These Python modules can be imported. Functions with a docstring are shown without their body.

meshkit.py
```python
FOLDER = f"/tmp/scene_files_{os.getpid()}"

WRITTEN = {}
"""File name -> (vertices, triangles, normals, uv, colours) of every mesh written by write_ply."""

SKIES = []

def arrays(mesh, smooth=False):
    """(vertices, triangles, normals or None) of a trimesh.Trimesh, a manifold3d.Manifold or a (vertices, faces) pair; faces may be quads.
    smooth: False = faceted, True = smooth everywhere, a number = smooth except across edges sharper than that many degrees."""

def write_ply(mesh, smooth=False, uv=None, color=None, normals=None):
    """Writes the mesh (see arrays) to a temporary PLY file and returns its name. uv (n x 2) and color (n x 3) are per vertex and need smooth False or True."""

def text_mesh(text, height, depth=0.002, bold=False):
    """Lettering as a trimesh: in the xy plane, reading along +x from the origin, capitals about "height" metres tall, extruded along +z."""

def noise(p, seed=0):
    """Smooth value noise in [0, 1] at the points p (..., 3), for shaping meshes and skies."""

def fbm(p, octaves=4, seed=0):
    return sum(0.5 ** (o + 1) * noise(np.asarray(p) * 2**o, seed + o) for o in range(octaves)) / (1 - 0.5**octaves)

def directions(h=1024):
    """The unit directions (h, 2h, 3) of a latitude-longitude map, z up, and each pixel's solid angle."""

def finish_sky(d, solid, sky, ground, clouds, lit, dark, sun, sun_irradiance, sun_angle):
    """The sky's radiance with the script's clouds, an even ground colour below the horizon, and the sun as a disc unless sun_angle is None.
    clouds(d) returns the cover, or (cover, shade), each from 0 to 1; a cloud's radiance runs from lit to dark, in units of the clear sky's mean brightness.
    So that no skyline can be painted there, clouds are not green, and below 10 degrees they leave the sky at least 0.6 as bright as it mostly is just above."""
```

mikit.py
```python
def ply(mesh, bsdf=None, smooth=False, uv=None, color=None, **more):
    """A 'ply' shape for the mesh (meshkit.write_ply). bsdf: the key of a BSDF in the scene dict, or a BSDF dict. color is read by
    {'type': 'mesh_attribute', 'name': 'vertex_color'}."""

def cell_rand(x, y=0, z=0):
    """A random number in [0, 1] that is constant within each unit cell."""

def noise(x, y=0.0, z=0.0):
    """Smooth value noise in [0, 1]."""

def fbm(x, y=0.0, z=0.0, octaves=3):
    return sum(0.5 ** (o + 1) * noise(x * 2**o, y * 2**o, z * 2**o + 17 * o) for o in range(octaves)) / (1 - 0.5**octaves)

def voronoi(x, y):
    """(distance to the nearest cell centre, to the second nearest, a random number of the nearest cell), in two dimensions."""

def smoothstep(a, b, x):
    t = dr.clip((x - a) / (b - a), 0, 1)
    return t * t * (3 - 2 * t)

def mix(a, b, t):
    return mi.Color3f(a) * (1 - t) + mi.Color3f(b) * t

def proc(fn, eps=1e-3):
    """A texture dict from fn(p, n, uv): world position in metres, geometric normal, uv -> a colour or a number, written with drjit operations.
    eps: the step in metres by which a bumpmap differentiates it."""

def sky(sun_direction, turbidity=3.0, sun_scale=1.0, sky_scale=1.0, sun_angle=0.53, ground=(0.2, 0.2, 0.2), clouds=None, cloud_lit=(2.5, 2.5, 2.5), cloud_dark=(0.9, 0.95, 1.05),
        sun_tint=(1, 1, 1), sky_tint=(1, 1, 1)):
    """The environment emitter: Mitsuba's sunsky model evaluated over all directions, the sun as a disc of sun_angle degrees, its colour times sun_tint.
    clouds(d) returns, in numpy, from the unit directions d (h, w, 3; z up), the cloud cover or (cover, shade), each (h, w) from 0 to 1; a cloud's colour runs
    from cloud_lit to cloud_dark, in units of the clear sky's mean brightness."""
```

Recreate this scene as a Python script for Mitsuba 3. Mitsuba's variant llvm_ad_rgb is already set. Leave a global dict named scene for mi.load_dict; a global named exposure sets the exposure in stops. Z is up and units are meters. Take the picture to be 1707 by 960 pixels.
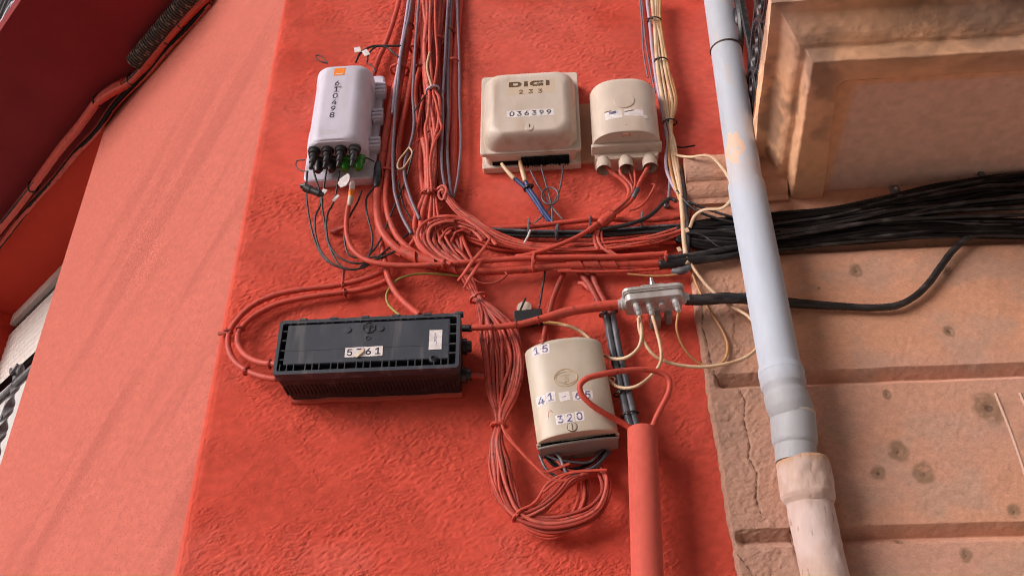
import math, random
import numpy as np, trimesh, mitsuba as mi, drjit as dr
import mikit, meshkit
from shapely.geometry import Polygon, Point, box as sbox
from shapely.ops import unary_union

# ------------------------------------------------------------------ camera, sky, exposure
F = 1660.0
PITCH, YAW = math.radians(34.1), math.radians(4.7)
FW = np.array([-math.sin(YAW) * math.cos(PITCH), math.cos(YAW) * math.cos(PITCH), math.sin(PITCH)])
RT = np.array([math.cos(YAW), math.sin(YAW), 0.0])
UP = np.cross(RT, FW)
CAM = np.array([0, 0, 3.2]) - 2.8 * FW
scene, labels = {}, {}
scene['camera'] = {
    'type': 'perspective', 'fov': math.degrees(2 * math.atan(853.5 / F)), 'fov_axis': 'x', 'near_clip': 0.05, 'far_clip': 400.0,
    'to_world': mi.ScalarTransform4f().look_at(origin=CAM.tolist(), target=(CAM + FW).tolist(), up=[0, 0, 1])}
scene['sky'] = mikit.sky([-0.74, -0.54, 0.31], turbidity=3, sun_scale=0.3, sky_scale=0.30, sun_angle=33, clouds=lambda d: 0.85,
                         cloud_lit=(2.3, 2.35, 2.45), cloud_dark=(0.9, 0.95, 1.05), ground=(0.2, 0.18, 0.16), sun_tint=(0.86, 1.05, 1.80), sky_tint=(0.95, 1.03, 1.3))
exposure = 3.64

rng = random.Random(7)
nrs = np.random.RandomState(11)

# ------------------------------------------------------------------ reading positions off the wall planes
def ray(x, y): return FW * F + RT * (x - 853.5) - UP * (y - 480)
def W(x, y, d=0.0):
    "point seen at photo pixel (x, y), d metres in front of the main wall (plane y=0)"
    r = ray(x, y); return CAM + r * ((-d - CAM[1]) / r[1])
CORNER = np.array([-0.812, 0, 0]); AZ = math.radians(48.1)
LD = np.array([-math.sin(AZ), math.cos(AZ), 0]); LN = np.array([-math.cos(AZ), -math.sin(AZ), 0])
def LP(u, n, z): return CORNER + LD * u + LN * n + np.array([0, 0, z])
def WL(x, y, n=0.0):
    r = ray(x, y); o = CORNER + LN * n
    return CAM + r * (np.dot(o - CAM, LN) / np.dot(r, LN))
def depth(P): return float(np.dot(np.asarray(P) - CAM, FW))

# ------------------------------------------------------------------ scene entries
def numbered(key):
    if key not in USED: USED.add(key); return key
    k = 1
    while f'{key}_{k:03d}' in USED: k += 1
    USED.add(f'{key}_{k:03d}'); return f'{key}_{k:03d}'
USED = set()
def tag(key, label=None, cat=None, group=None, kind=None):
    e = {}
    if label: e['label'] = label
    if cat: e['category'] = cat
    if group: e['group'] = group
    if kind: e['kind'] = kind
    if e: labels[key] = e
def thing(name, label, cat, group=None):
    k = numbered(name); tag(k, label, cat, group); return k
def add(name, mesh, bsdf, parent=None, smooth=30, label=None, cat=None, group=None, kind=None, **more):
    k = numbered(parent + '__' + name if parent else name)
    scene[k] = mikit.ply(mesh, bsdf, smooth=smooth, **more)
    tag(k, label, cat, group, kind)
    return k

# ------------------------------------------------------------------ meshes
def TM(v, f): return trimesh.Trimesh(np.asarray(v, float), np.asarray(f, int), process=False)
def cat(*m): return trimesh.util.concatenate([x for x in m])
def bx(x0, x1, y0, y1, z0, z1):
    m = trimesh.creation.box(extents=[x1 - x0, y1 - y0, z1 - z0]); m.apply_translation([(x0 + x1) / 2, (y0 + y1) / 2, (z0 + z1) / 2]); return m
def cbx(x0, x1, y0, y1, z0, z1, c=0.002):
    "box with chamfered edges (convex hull of three inset boxes)"
    p = []
    for a, b, e in ((0, c, c), (c, 0, c), (c, c, 0)):
        p += [(x, y, z) for x in (x0 + a, x1 - a) for y in (y0 + b, y1 - b) for z in (z0 + e, z1 - e)]
    return trimesh.convex.convex_hull(np.array(p))
def grid_faces(r, c, closed=False):
    f = []
    cc = c if closed else c - 1
    i, j = np.meshgrid(np.arange(r - 1), np.arange(cc), indexing='ij')
    a = i * c + j; b = i * c + (j + 1) % c; e = (i + 1) * c + (j + 1) % c; g = (i + 1) * c + j
    q = np.stack([a, b, e, g], -1).reshape(-1, 4)
    return np.vstack([q[:, [0, 1, 2]], q[:, [0, 2, 3]]])
def rr(w, h, r, n=6):
    "rounded rectangle outline, centred, counter-clockwise"
    r = max(min(r, w / 2 - 1e-5, h / 2 - 1e-5), 1e-5); p = []
    for cx, cy, a0 in ((w / 2 - r, h / 2 - r, 0), (-w / 2 + r, h / 2 - r, 90), (-w / 2 + r, -h / 2 + r, 180), (w / 2 - r, -h / 2 + r, 270)):
        for k in range(n + 1):
            a = math.radians(a0 + 90 * k / n); p.append((cx + r * math.cos(a), cy + r * math.sin(a)))
    return np.array(p)
def loft(rings, caps=(True, True)):
    "rings: list of (n x 3) outlines with the same count; closed around"
    n = len(rings[0]); v = np.vstack(rings); f = [grid_faces(len(rings), n, True)]
    if caps[0]: v = np.vstack([v, rings[0].mean(0)]); c = len(v) - 1; f.append(np.array([[c, (k + 1) % n, k] for k in range(n)]))
    if caps[1]: v = np.vstack([v, rings[-1].mean(0)]); c = len(v) - 1; o = (len(rings) - 1) * n; f.append(np.array([[c, o + k, o + (k + 1) % n] for k in range(n)]))
    return TM(v, np.vstack(f))
def ring3(p2, z, dx=0, dy=0): return np.column_stack([p2[:, 0] + dx, p2[:, 1] + dy, np.full(len(p2), z)])
def pillow(w, h, r, layers, n=6):
    "stack of rounded rectangles: layers = [(z, inset)] or [(z, inset, dy)]"
    return loft([ring3(rr(w - 2 * L[1], h - 2 * L[1], max(r - L[1] * 0.5, 0.003), n), L[0], 0, L[2] if len(L) > 2 else 0) for L in layers])
def cyl(p0, p1, r0, r1=None, n=20):
    p0, p1 = np.asarray(p0, float), np.asarray(p1, float); r1 = r0 if r1 is None else r1
    return lathe(p0, p1, [(0, r0), (1, r1)], n)
def frame_of(t):
    t = t / np.linalg.norm(t); a = np.cross(t, [0, 0, 1.0] if abs(t[2]) < 0.9 else [1.0, 0, 0]); a /= np.linalg.norm(a); return a, np.cross(t, a)
def lathe(p0, p1, prof, n=24, caps=(True, True)):
    "prof: (fraction along p0->p1, radius)"
    p0, p1 = np.asarray(p0, float), np.asarray(p1, float); a, b = frame_of(p1 - p0); ang = np.arange(n) * 2 * np.pi / n
    c = np.cos(ang)[:, None] * a + np.sin(ang)[:, None] * b
    return loft([p0 + (p1 - p0) * s + c * r for s, r in prof], caps)
def extrude(poly, d): return trimesh.creation.extrude_polygon(poly, d, engine='earcut')
def spline(P, step):
    "centripetal Catmull-Rom through the points, resampled about every step metres"
    P = np.asarray(P, float)
    if len(P) == 2: P = np.array([P[0], (P[0] + P[1]) / 2, P[1]])
    Q = np.vstack([2 * P[0] - P[1], P, 2 * P[-1] - P[-2]]); out = []
    for i in range(1, len(Q) - 2):
        p0, p1, p2, p3 = Q[i - 1:i + 3]
        t0 = 0; t1 = t0 + max(np.linalg.norm(p1 - p0), 1e-6) ** .5; t2 = t1 + max(np.linalg.norm(p2 - p1), 1e-6) ** .5; t3 = t2 + max(np.linalg.norm(p3 - p2), 1e-6) ** .5
        m = max(2, int(np.ceil(np.linalg.norm(p2 - p1) / step))); t = np.linspace(t1, t2, m, endpoint=False)[:, None]
        A1 = (t1 - t) / (t1 - t0) * p0 + (t - t0) / (t1 - t0) * p1; A2 = (t2 - t) / (t2 - t1) * p1 + (t - t1) / (t2 - t1) * p2; A3 = (t3 - t) / (t3 - t2) * p2 + (t - t2) / (t3 - t2) * p3
        B1 = (t2 - t) / (t2 - t0) * A1 + (t - t0) / (t2 - t0) * A2; B2 = (t3 - t) / (t3 - t1) * A2 + (t - t1) / (t3 - t1) * A3
        out.append((t2 - t) / (t2 - t1) * B1 + (t - t1) / (t2 - t1) * B2)
    return np.vstack(out + [P[-1:]])
def tube(P, r, sides=8, flat=1.0, flat_dir=None, closed=False):
    "tube along the polyline; r a number or one per point; flat < 1 squashes it along flat_dir"
    P = np.asarray(P, float); n = len(P)
    t = (np.roll(P, -1, 0) - np.roll(P, 1, 0)) if closed else np.gradient(P, axis=0)
    t /= np.linalg.norm(t, axis=1, keepdims=True) + 1e-12
    if flat_dir is not None:
        a = np.cross(t, flat_dir); a /= np.linalg.norm(a, axis=1, keepdims=True) + 1e-9
    else:
        a = np.zeros((n, 3)); a[0] = frame_of(t[0])[0]
        for i in range(1, n):
            w = a[i - 1] - t[i] * np.dot(a[i - 1], t[i]); a[i] = w / (np.linalg.norm(w) + 1e-12)
    b = np.cross(t, a); ang = np.arange(sides) * 2 * np.pi / sides
    r = np.broadcast_to(r, (n,))[:, None, None]
    v = P[:, None] + r * (np.cos(ang)[None, :, None] * a[:, None] + flat * np.sin(ang)[None, :, None] * b[:, None])
    rings = [v[i] for i in range(n)]
    if closed: return loft(rings + [rings[0]], (False, False))
    return loft(rings)
def text(s, h, depth=0.0004, bold=True, center=True, width=None):
    m = meshkit.text_mesh(s, h, depth, bold)
    lo, hi = m.bounds
    if center: m.apply_translation([-(lo[0] + hi[0]) / 2, -h / 2, 0])
    if width: m.apply_scale([width / (hi[0] - lo[0]), 1, 1])
    return m
class Frame:
    "local frame on a wall: x right, y up, z out of the wall"
    def __init__(s, o, roll=0.0, x=(1, 0, 0), out=(0, -1, 0)):
        x, out = np.asarray(x, float), np.asarray(out, float); y = np.cross(out, x); c, q = math.cos(roll), math.sin(roll)
        s.M = np.eye(4); s.M[:3, 0] = x * c + y * q; s.M[:3, 1] = -x * q + y * c; s.M[:3, 2] = out; s.M[:3, 3] = o
    def __call__(s, m): m = m.copy(); m.apply_transform(s.M); return m
    def p(s, x, y, z): return (s.M @ [x, y, z, 1])[:3]

# ------------------------------------------------------------------ materials
sstep, tmix, tn, tfbm = mikit.smoothstep, mikit.mix, mikit.noise, mikit.fbm
def two(b): return {'type': 'twosided', 'bsdf': b}
def pr(color, rough=0.5, spec=0.5, metal=0.0, **k):
    c = mikit.proc(color) if callable(color) else {'type': 'rgb', 'value': list(color)}
    rg = mikit.proc(rough) if callable(rough) else rough
    return {'type': 'principled', 'base_color': c, 'roughness': rg, 'specular': spec, 'metallic': metal, **k}
def bump(b, fn, scale, eps=1e-3): return {'type': 'bumpmap', 'arbitrary': mikit.proc(fn, eps), 'scale': scale, 'bsdf': b}
RED = (0.60, 0.088, 0.058)

CHIPS = [(float(W(x, y)[0]), float(W(x, y)[2]), r) for x, y, r in ((950, 318, .005), (988, 355, .003), (905, 75, .003), (500, 205, .003), (802, 235, .004), (1010, 360, .003), (586, 770, .004), (700, 800, .003), (850, 300, .003), (470, 700, .004), (1140, 560, .004), (420, 800, .004), (1150, 700, .003), (640, 860, .004))]
def c_wall(p, n, uv):
    big = tfbm(p.x * 1.3 + 3, p.y * 1.3, p.z * 1.1, 4); fine = tfbm(p.x * 60, p.y * 60, p.z * 60, 3); mid = tfbm(p.x * 9, p.y * 9, p.z * 7, 4)
    c = tmix(RED, (0.63, 0.122, 0.09), sstep(0.35, 0.75, big))
    c = tmix(c, (0.54, 0.066, 0.042), 0.4 * sstep(0.5, 0.8, mid))
    c = c * (0.84 + 0.30 * fine)
    for (x, z, r) in CHIPS:
        d = dr.sqrt(dr.square(p.x - x) + dr.square(p.z - z)) + dr.abs(p.y) * 9
        c = tmix(c, (0.10, 0.03, 0.025), 0.85 * sstep(r, r * 0.5, d + 0.003 * (fine - 0.5)))
    # chamfered face coloured paler to carry its brighter light; grimy scrapes run across it
    u = (p.x + 0.812) * float(LD[0]) + p.y * float(LD[1])
    side = sstep(0.004, 0.03, u)
    c = tmix(c, mi.Color3f(0.46, 0.138, 0.106) * (0.80 + 0.28 * fine + 0.14 * mid), side * 0.92)
    s = p.z * 0.67 - u * 0.74; q = u * 0.67 + p.z * 0.74          # along / across the scrapes
    st = tfbm(s * 1.6, q * 13 + 5, 3.0, 4); dots = tn(p.x * 260, p.y * 260, p.z * 260)
    zone = dr.minimum(1.0, 0.8 * sstep(0.45, 0.62, tfbm(s * 1.1 + 9, q * 3.2, 1.0, 3)) + 1.2 * dr.exp(-dr.square((q - 2.74 - 0.03 * tn(s * 3, 2, 2)) / 0.06)) + dr.exp(-dr.square((q - 3.27) / 0.035)) * sstep(1.9, 2.1, s) + 1.3 * sstep(0.85, 0.25, u) * sstep(3.35, 2.75, p.z) * sstep(0.35, 0.6, tfbm(q * 4, s * 2, 5.0, 4))) * sstep(4.9, 4.2, p.z)
    g = side * sstep(0.40, 0.66, st) * zone
    c = tmix(c, (0.34, 0.095, 0.075), g * (0.35 + 0.65 * sstep(0.45, 0.75, dots)) * 0.9)
    spk = side * sstep(0.66, 0.82, tn(p.x * 215, p.y * 215, p.z * 215)) * (0.35 + 0.75 * sstep(0.35, 0.6, mid))
    c = tmix(c, (0.30, 0.07, 0.055), spk * 0.6)
    # rain streaks, dirt washed down from above
    dr_ = sstep(0.55, 0.78, tfbm(p.x * 14, p.y * 14, p.z * 0.9, 4)) * (1 - side)
    c = tmix(c, (0.42, 0.06, 0.042), dr_ * 0.45)
    pale = sstep(0.60, 0.80, tfbm(p.x * 5 + 2, p.y * 5, p.z * 3.3 + 7, 4)) * (1 - side)
    return tmix(c, (0.68, 0.19, 0.155), pale * 0.22)
def h_wall(p, n, uv):
    a = tfbm(p.x * 230, p.y * 230, p.z * 230, 2); b = tn(p.x * 120, p.y * 120, p.z * 120); big = tfbm(p.x * 11, p.y * 11, p.z * 11, 3)
    u = (p.x + 0.812) * float(LD[0]) + p.y * float(LD[1])
    sd = sstep(0.0, 0.02, u)
    calm = (1 - 0.6 * sstep(0.42, 0.50, p.x)) * ((0.45 + 0.95 * sstep(0.38, 0.62, big)) * (1 - sd) + 0.5 * sd)
    return (0.7 * sstep(0.25, 0.75, a) + 0.3 * b) * calm
scene['m_wall'] = two(bump(pr(c_wall, 0.9, 0.03), h_wall, 0.0028, 4e-4))
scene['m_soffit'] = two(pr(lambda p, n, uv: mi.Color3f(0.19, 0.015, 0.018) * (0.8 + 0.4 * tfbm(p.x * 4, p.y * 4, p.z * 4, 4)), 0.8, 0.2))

def c_stone(p, n, uv):
    big = tfbm(p.x * 2.1, p.y * 2.1 + 4, p.z * 2.6, 4); fine = tfbm(p.x * 80, p.y * 80, p.z * 80, 4); mid = tfbm(p.x * 11 + 3, p.y * 11, p.z * 11, 4)
    c = tmix((0.50, 0.275, 0.205), (0.56, 0.285, 0.18), sstep(0.3, 0.7, big))
    c = tmix(c, (0.43, 0.275, 0.21), 0.6 * sstep(0.45, 0.7, mid))
    left = sstep(0.68, 0.56, p.x + 0.06 * (mid - 0.5)) * sstep(3.3, 3.1, p.z)
    c = tmix(c, (0.38, 0.225, 0.165), left * (0.55 + 0.4 * fine))
    c = c * (0.87 + 0.26 * fine) * (0.91 + 0.18 * tn(p.x * 260, p.y * 260, p.z * 260))
    # patched anchor holes: darker mortar rings with an open centre
    for (x, z, r) in HOLES:
        d = dr.sqrt(dr.square(p.x - x) + dr.square((p.z - z) * 0.9)) + (tn(p.x * 60, 3, p.z * 60) - 0.5) * 0.35 * r
        c = tmix(c, (0.24, 0.145, 0.09), 0.85 * sstep(r * 1.05, r * 0.55, d) * sstep(0.1, 0.5, fine))
        c = tmix(c, (0.10, 0.06, 0.05), 0.7 * sstep(r * 0.24, r * 0.1, d))
    d = mi.Float(1.0)
    for (x0, z0, x1, z1) in CRACKS:
        ex, ez = x1 - x0, z1 - z0; t = dr.clip(((p.x - x0) * ex + (p.z - z0) * ez) / (ex * ex + ez * ez), 0, 1)
        d = dr.minimum(d, dr.sqrt(dr.square(p.x - x0 - ex * t) + dr.square(p.z - z0 - ez * t)))
    d = d + (tn(p.x * 130, 1, p.z * 130) - 0.5) * 0.004
    return tmix(c, (0.10, 0.05, 0.035), 0.8 * sstep(0.0019, 0.0005, d))
def h_stone(p, n, uv):
    a = tfbm(p.x * 110, p.y * 110, p.z * 110, 4); b = tfbm(p.x * 24 + 5, p.y * 24, p.z * 24, 4)
    left = 1 + 1.6 * sstep(0.70, 0.58, p.x)
    return (0.6 * a + 0.4 * b) * left
HOLES = [(float(W(x, y, .015)[0]), float(W(x, y, .015)[2]), r) for x, y, r in ((1497, 752, .030), (1464, 788, .022), (1541, 789, .031), (1478, 657, .014), (1427, 451, .022), (1582, 552, .018), (1578, 452, .016), (1690, 852, .018), (1500, 898, .012), (1365, 480, .007), (1648, 680, .045), (1610, 925, .018))]
def pxline(*P):
    q = [W(x, y, .015) for x, y in P]; return [(float(q[i][0]), float(q[i][2]), float(q[i + 1][0]), float(q[i + 1][2])) for i in range(len(q) - 1)]
CRACKS = pxline((1166, 500), (1172, 520), (1170, 545), (1177, 565), (1184, 600), (1192, 625), (1205, 640)) + pxline((1230, 640), (1242, 670), (1240, 700), (1250, 740), (1248, 762), (1262, 790), (1260, 830), (1270, 862)) \
    + pxline((1230, 925), (1250, 950), (1262, 975)) + pxline((1236, 418), (1246, 470), (1254, 530), (1262, 560)) + pxline((1318, 880), (1326, 920), (1340, 960))
scene['m_stone'] = two(bump(pr(c_stone, 0.85, 0.15), h_stone, 0.0034, 5e-4))

def c_balc(p, n, uv):
    big = tfbm(p.x * 3.1, p.y * 3.1, p.z * 3.1, 4); fine = tfbm(p.x * 50, p.y * 50, p.z * 50, 4); mid = tfbm(p.x * 9, p.y * 9 + 2, p.z * 9, 4)
    c = tmix((0.60, 0.37, 0.265), (0.66, 0.37, 0.215), sstep(0.35, 0.7, big))
    front = sstep(-0.42, -0.60, p.y + 0.05 * (mid - 0.5)) * (0.35 + 0.65 * sstep(0.9, 1.1, p.x))
    soot = sstep(0.42, 0.62, tfbm(p.x * 5 + 1, p.y * 9, p.z * 5, 5)) * front
    c = tmix(c, (0.12, 0.075, 0.055), soot * 0.8)
    rim = sstep(0.90, 0.82, p.x) * sstep(0.46, 0.60, mid)
    c = tmix(c, (0.16, 0.10, 0.075), rim * 0.6)
    pan = sstep(0.90, 0.93, p.x) * sstep(-0.445, -0.425, p.y)
    c = tmix(c, (0.64, 0.43, 0.35), pan * 0.9)
    return c * (0.85 + 0.3 * fine)
def h_balc(p, n, uv): return tfbm(p.x * 55, p.y * 55, p.z * 55, 4)
scene['m_balcony'] = two(bump(pr(c_balc, 0.85, 0.2), h_balc, 0.004))
# ------------------------------------------------------------------ the ground
def c_ground(p, n, uv): return mi.Color3f(0.34, 0.30, 0.26) * (0.8 + 0.4 * tfbm(p.x * 1.5, p.y * 1.5, p.z, 4))
scene['m_ground'] = two(pr(c_ground, 0.9, 0.2))
add('street', TM([[-60, -60, 0], [60, -60, 0], [60, 60, 0], [-60, 60, 0]], [[0, 1, 2], [0, 2, 3]]), 'm_ground', smooth=False, kind='structure')

# unseen house row added behind the camera to close off the low frontal sky
scene['m_render_wall'] = two(pr(lambda p, n, uv: mi.Color3f(0.34, 0.25, 0.18) * (0.8 + 0.4 * tfbm(p.x * .7, p.y, p.z * .7, 4)), 0.9, 0.1))
OB = thing('added_opposite_building', 'unseen ochre house row added behind the viewer to block the low sky', 'building')
add('wall', bx(-1.0, 30, -13, -7.2, 0, 13.5), 'm_render_wall', OB, smooth=False)

# ------------------------------------------------------------------ red corner building
RB = thing('red_building', 'coral red stucco building with a chamfered corner carrying the cable boxes', 'building')
def axis(*segs):
    out = []
    for a, b, st in segs: out += list(np.linspace(a, b, max(1, int(round((b - a) / st))), endpoint=False))
    return np.array(out + [segs[-1][1]])
S = axis((-1.80, -0.02, .011), (-0.02, 0.02, .0025), (0.02, 1.33, .0033), (1.33, 1.62, .009), (1.62, 3.2, .2)); Z = axis((0, 2.25, .25), (2.25, 4.56, .0034), (4.56, 5.36, .011), (5.36, 9, .3))
s, z = np.meshgrid(S, Z, indexing='ij'); sl = np.minimum(s, 0); sr = np.maximum(s, 0)
base = CORNER + sr[..., None] * np.array([1, 0, 0]) - sl[..., None] * LD + z[..., None] * np.array([0, 0, 1])
t = np.clip(s / .012 * .5 + .5, 0, 1)[..., None]; nn = LN * (1 - t) + np.array([0, -1, 0]) * t; nn /= np.linalg.norm(nn, axis=-1, keepdims=True)
q = base.copy(); dsp = 0.003 * (meshkit.fbm(q * 7, 3, 1) - .5) + 0.0010 * (meshkit.fbm(q * 60, 2, 4) - .5)
rough = np.clip((meshkit.fbm(q * 4.5 + 9, 3, 6) - .36) / .22, .12, 1); g1 = meshkit.noise(q * 125, 7); g2 = meshkit.noise(q * 210 + 3, 9); dsp = dsp + rough * np.where(s < 0, .5, 1.25) * (.0019 * np.clip((g1 - .25) / .5, 0, 1) + .0011 * g2 - .0018)
dsp = dsp * np.where(s < 0, .14, 1.0) * np.where(s > 1.27, .5, 1.0) - 0.0022 * np.clip(1 - (s / .012) ** 2, 0, 1)
base[..., 1] += .06 * np.clip((base[..., 0] - .535) / .012, 0, 1) * np.clip((3.505 - base[..., 2]) / .008, 0, 1)   # the stone facade takes over here
v = (base + nn * dsp[..., None]).reshape(-1, 3)
add('wall', TM(v, grid_faces(len(S), len(Z))[:, ::-1]), 'm_wall', RB, smooth=True)
def panel(u0, u1, n0, n1, z0, z1):
    "box in the frame of the chamfered face"
    m = bx(u0, u1, n0, n1, z0, z1); M = np.eye(4); M[:3, 0] = LD; M[:3, 1] = LN; M[:3, 3] = CORNER; m.apply_transform(M); return m
NB = -0.355
scene['m_recess_shade'] = two(pr((0.52, 0.05, 0.03), 0.85, 0.05))  # wall red deepened and saturated: shade of the recess put into the colour
add('window_lintel', panel(1.801, 6, NB - .3, -.004, 5.15, 5.172), 'm_recess_shade', RB, smooth=False)
add('window_jamb', panel(3.97, 6, NB - .3, -.002, 2.2, 5.148), 'm_recess_shade', RB, smooth=False)
add('window_jamb', panel(1.79, 1.799, NB - .3, -.012, 2.2, 5.148), 'm_wall', RB, smooth=False)
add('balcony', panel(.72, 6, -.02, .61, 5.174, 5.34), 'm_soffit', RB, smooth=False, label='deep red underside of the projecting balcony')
scene['m_white_frame'] = two(pr((0.72, 0.70, 0.67), 0.5, 0.4)); scene['m_slat'] = two(pr((0.66, 0.61, 0.57), 0.45, 0.4))
scene['m_dark_glass'] = two(pr((0.012, 0.012, 0.014), 0.15, 0.5)); scene['m_sill'] = two(pr((0.50, 0.49, 0.48), 0.6, 0.3))
add('blind_box', panel(1.80, 3.968, NB - .05, NB, 5.075, 5.149), 'm_white_frame', RB, smooth=False)
BL = add('roller_blind', panel(1.80, 3.968, NB - .05, NB - .03, 4.58, 5.07), 'm_dark_glass', RB, smooth=False)
for k in range(9):
    zz = 5.012 - k * .048
    m = cyl((0, 0, 0), (1, 0, 0), .5, n=14)
    m.vertices[:, 1:] *= [.009, .0472]; m.vertices[:, 0] *= 2.166
    M = np.eye(4); M[:3, 0] = LD; M[:3, 1] = LN; M[:3, 3] = LP(1.801, NB - .022, zz - .024); m.apply_transform(M)
    add('slat', m, 'm_slat', BL)
add('window_glass', panel(1.80, 3.968, NB - .08, NB - .06, 2.2, 4.60), 'm_dark_glass', RB, smooth=False)
WF = add('window_frame', panel(1.80, 3.968, NB - .055, NB - .005, 3.60, 4.46), 'm_sill', RB, smooth=False)
scene['m_iron_grey'] = two(pr(lambda p, n, uv: tmix((0.07, 0.065, 0.07), (0.20, 0.19, 0.20), tfbm(p.x * 40, p.y * 40, p.z * 40, 3)), 0.4, 0.5, 0.1))
def twisted(P0, P1, w, th, turns):
    P0, P1 = np.asarray(P0), np.asarray(P1); n = 90; o = np.array([(w, th), (-w, th), (-w, -th), (w, -th)]); rings = []
    a, b = frame_of(P1 - P0)
    for k in range(n + 1):
        f = k / n; an = f * turns * 2 * math.pi; c, q_ = math.cos(an), math.sin(an); rings.append(P0 + (P1 - P0) * f + np.array([(x * c - y * q_) * a + (x * q_ + y * c) * b for x, y in o]))
    return loft(rings)
WR = add('window_railing', tube(np.array([LP(1.79, -.08, 3.865), LP(2.6, -.08, 3.845), LP(3.96, -.08, 3.845)]), .019, 10), 'm_iron_grey', RB)
for u in (2.245, 2.85, 3.45):
    add('twisted_bar', twisted(LP(u + .02, -.08, 3.90), LP(u - .05, -.08, 2.9), .019, .008, 4.0), 'm_iron_grey', WR)
    add('bar_finial', cat(lathe(LP(u + .02, -.08, 3.87), LP(u + .022, -.08, 3.965), [(0, .018), (.25, .024), (.4, .013), (.6, .020), (.85, .015), (1, .004)], 12),
                          tube(spline([LP(u - .03, -.05, 3.93), LP(u + .01, -.045, 3.90), LP(u + .06, -.05, 3.94)], .006), .009)), 'm_iron_grey', WR)
for u in (2.36, 2.62, 3.1): add('bar', tube(np.array([LP(u, -.10, 3.84), LP(u + .08, -.10, 3.2)]), .016, 8), 'm_iron_dark', WR)
BR = add('balcony_railing', tube(np.array([LP(.75, .58, 5.40), LP(5.9, .58, 5.40)]), .016, 8), 'm_iron_pale', RB)
scene['m_iron_dark'] = two(pr((0.045, 0.04, 0.045), 0.5, 0.5, 0.2)); scene['m_iron_pale'] = two(pr((0.42, 0.42, 0.46), 0.45, 0.5, 0.3))
for k in range(16):
    u = .80 + k * .16
    add('railing_bar', tube(np.array([LP(u, .58, 5.345), LP(u, .58, 6.2)]), .011, 6), 'm_iron_dark', BR)
    c = LP(u + .08, .58, 5.50); ang = np.linspace(0, 2 * math.pi, 25)[:-1]
    add('railing_scroll', tube(c + np.cos(ang)[:, None] * LD * .062 + np.sin(ang)[:, None] * np.array([0, 0, .082]), .012, 6, closed=True), 'm_iron_pale', BR)

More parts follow.
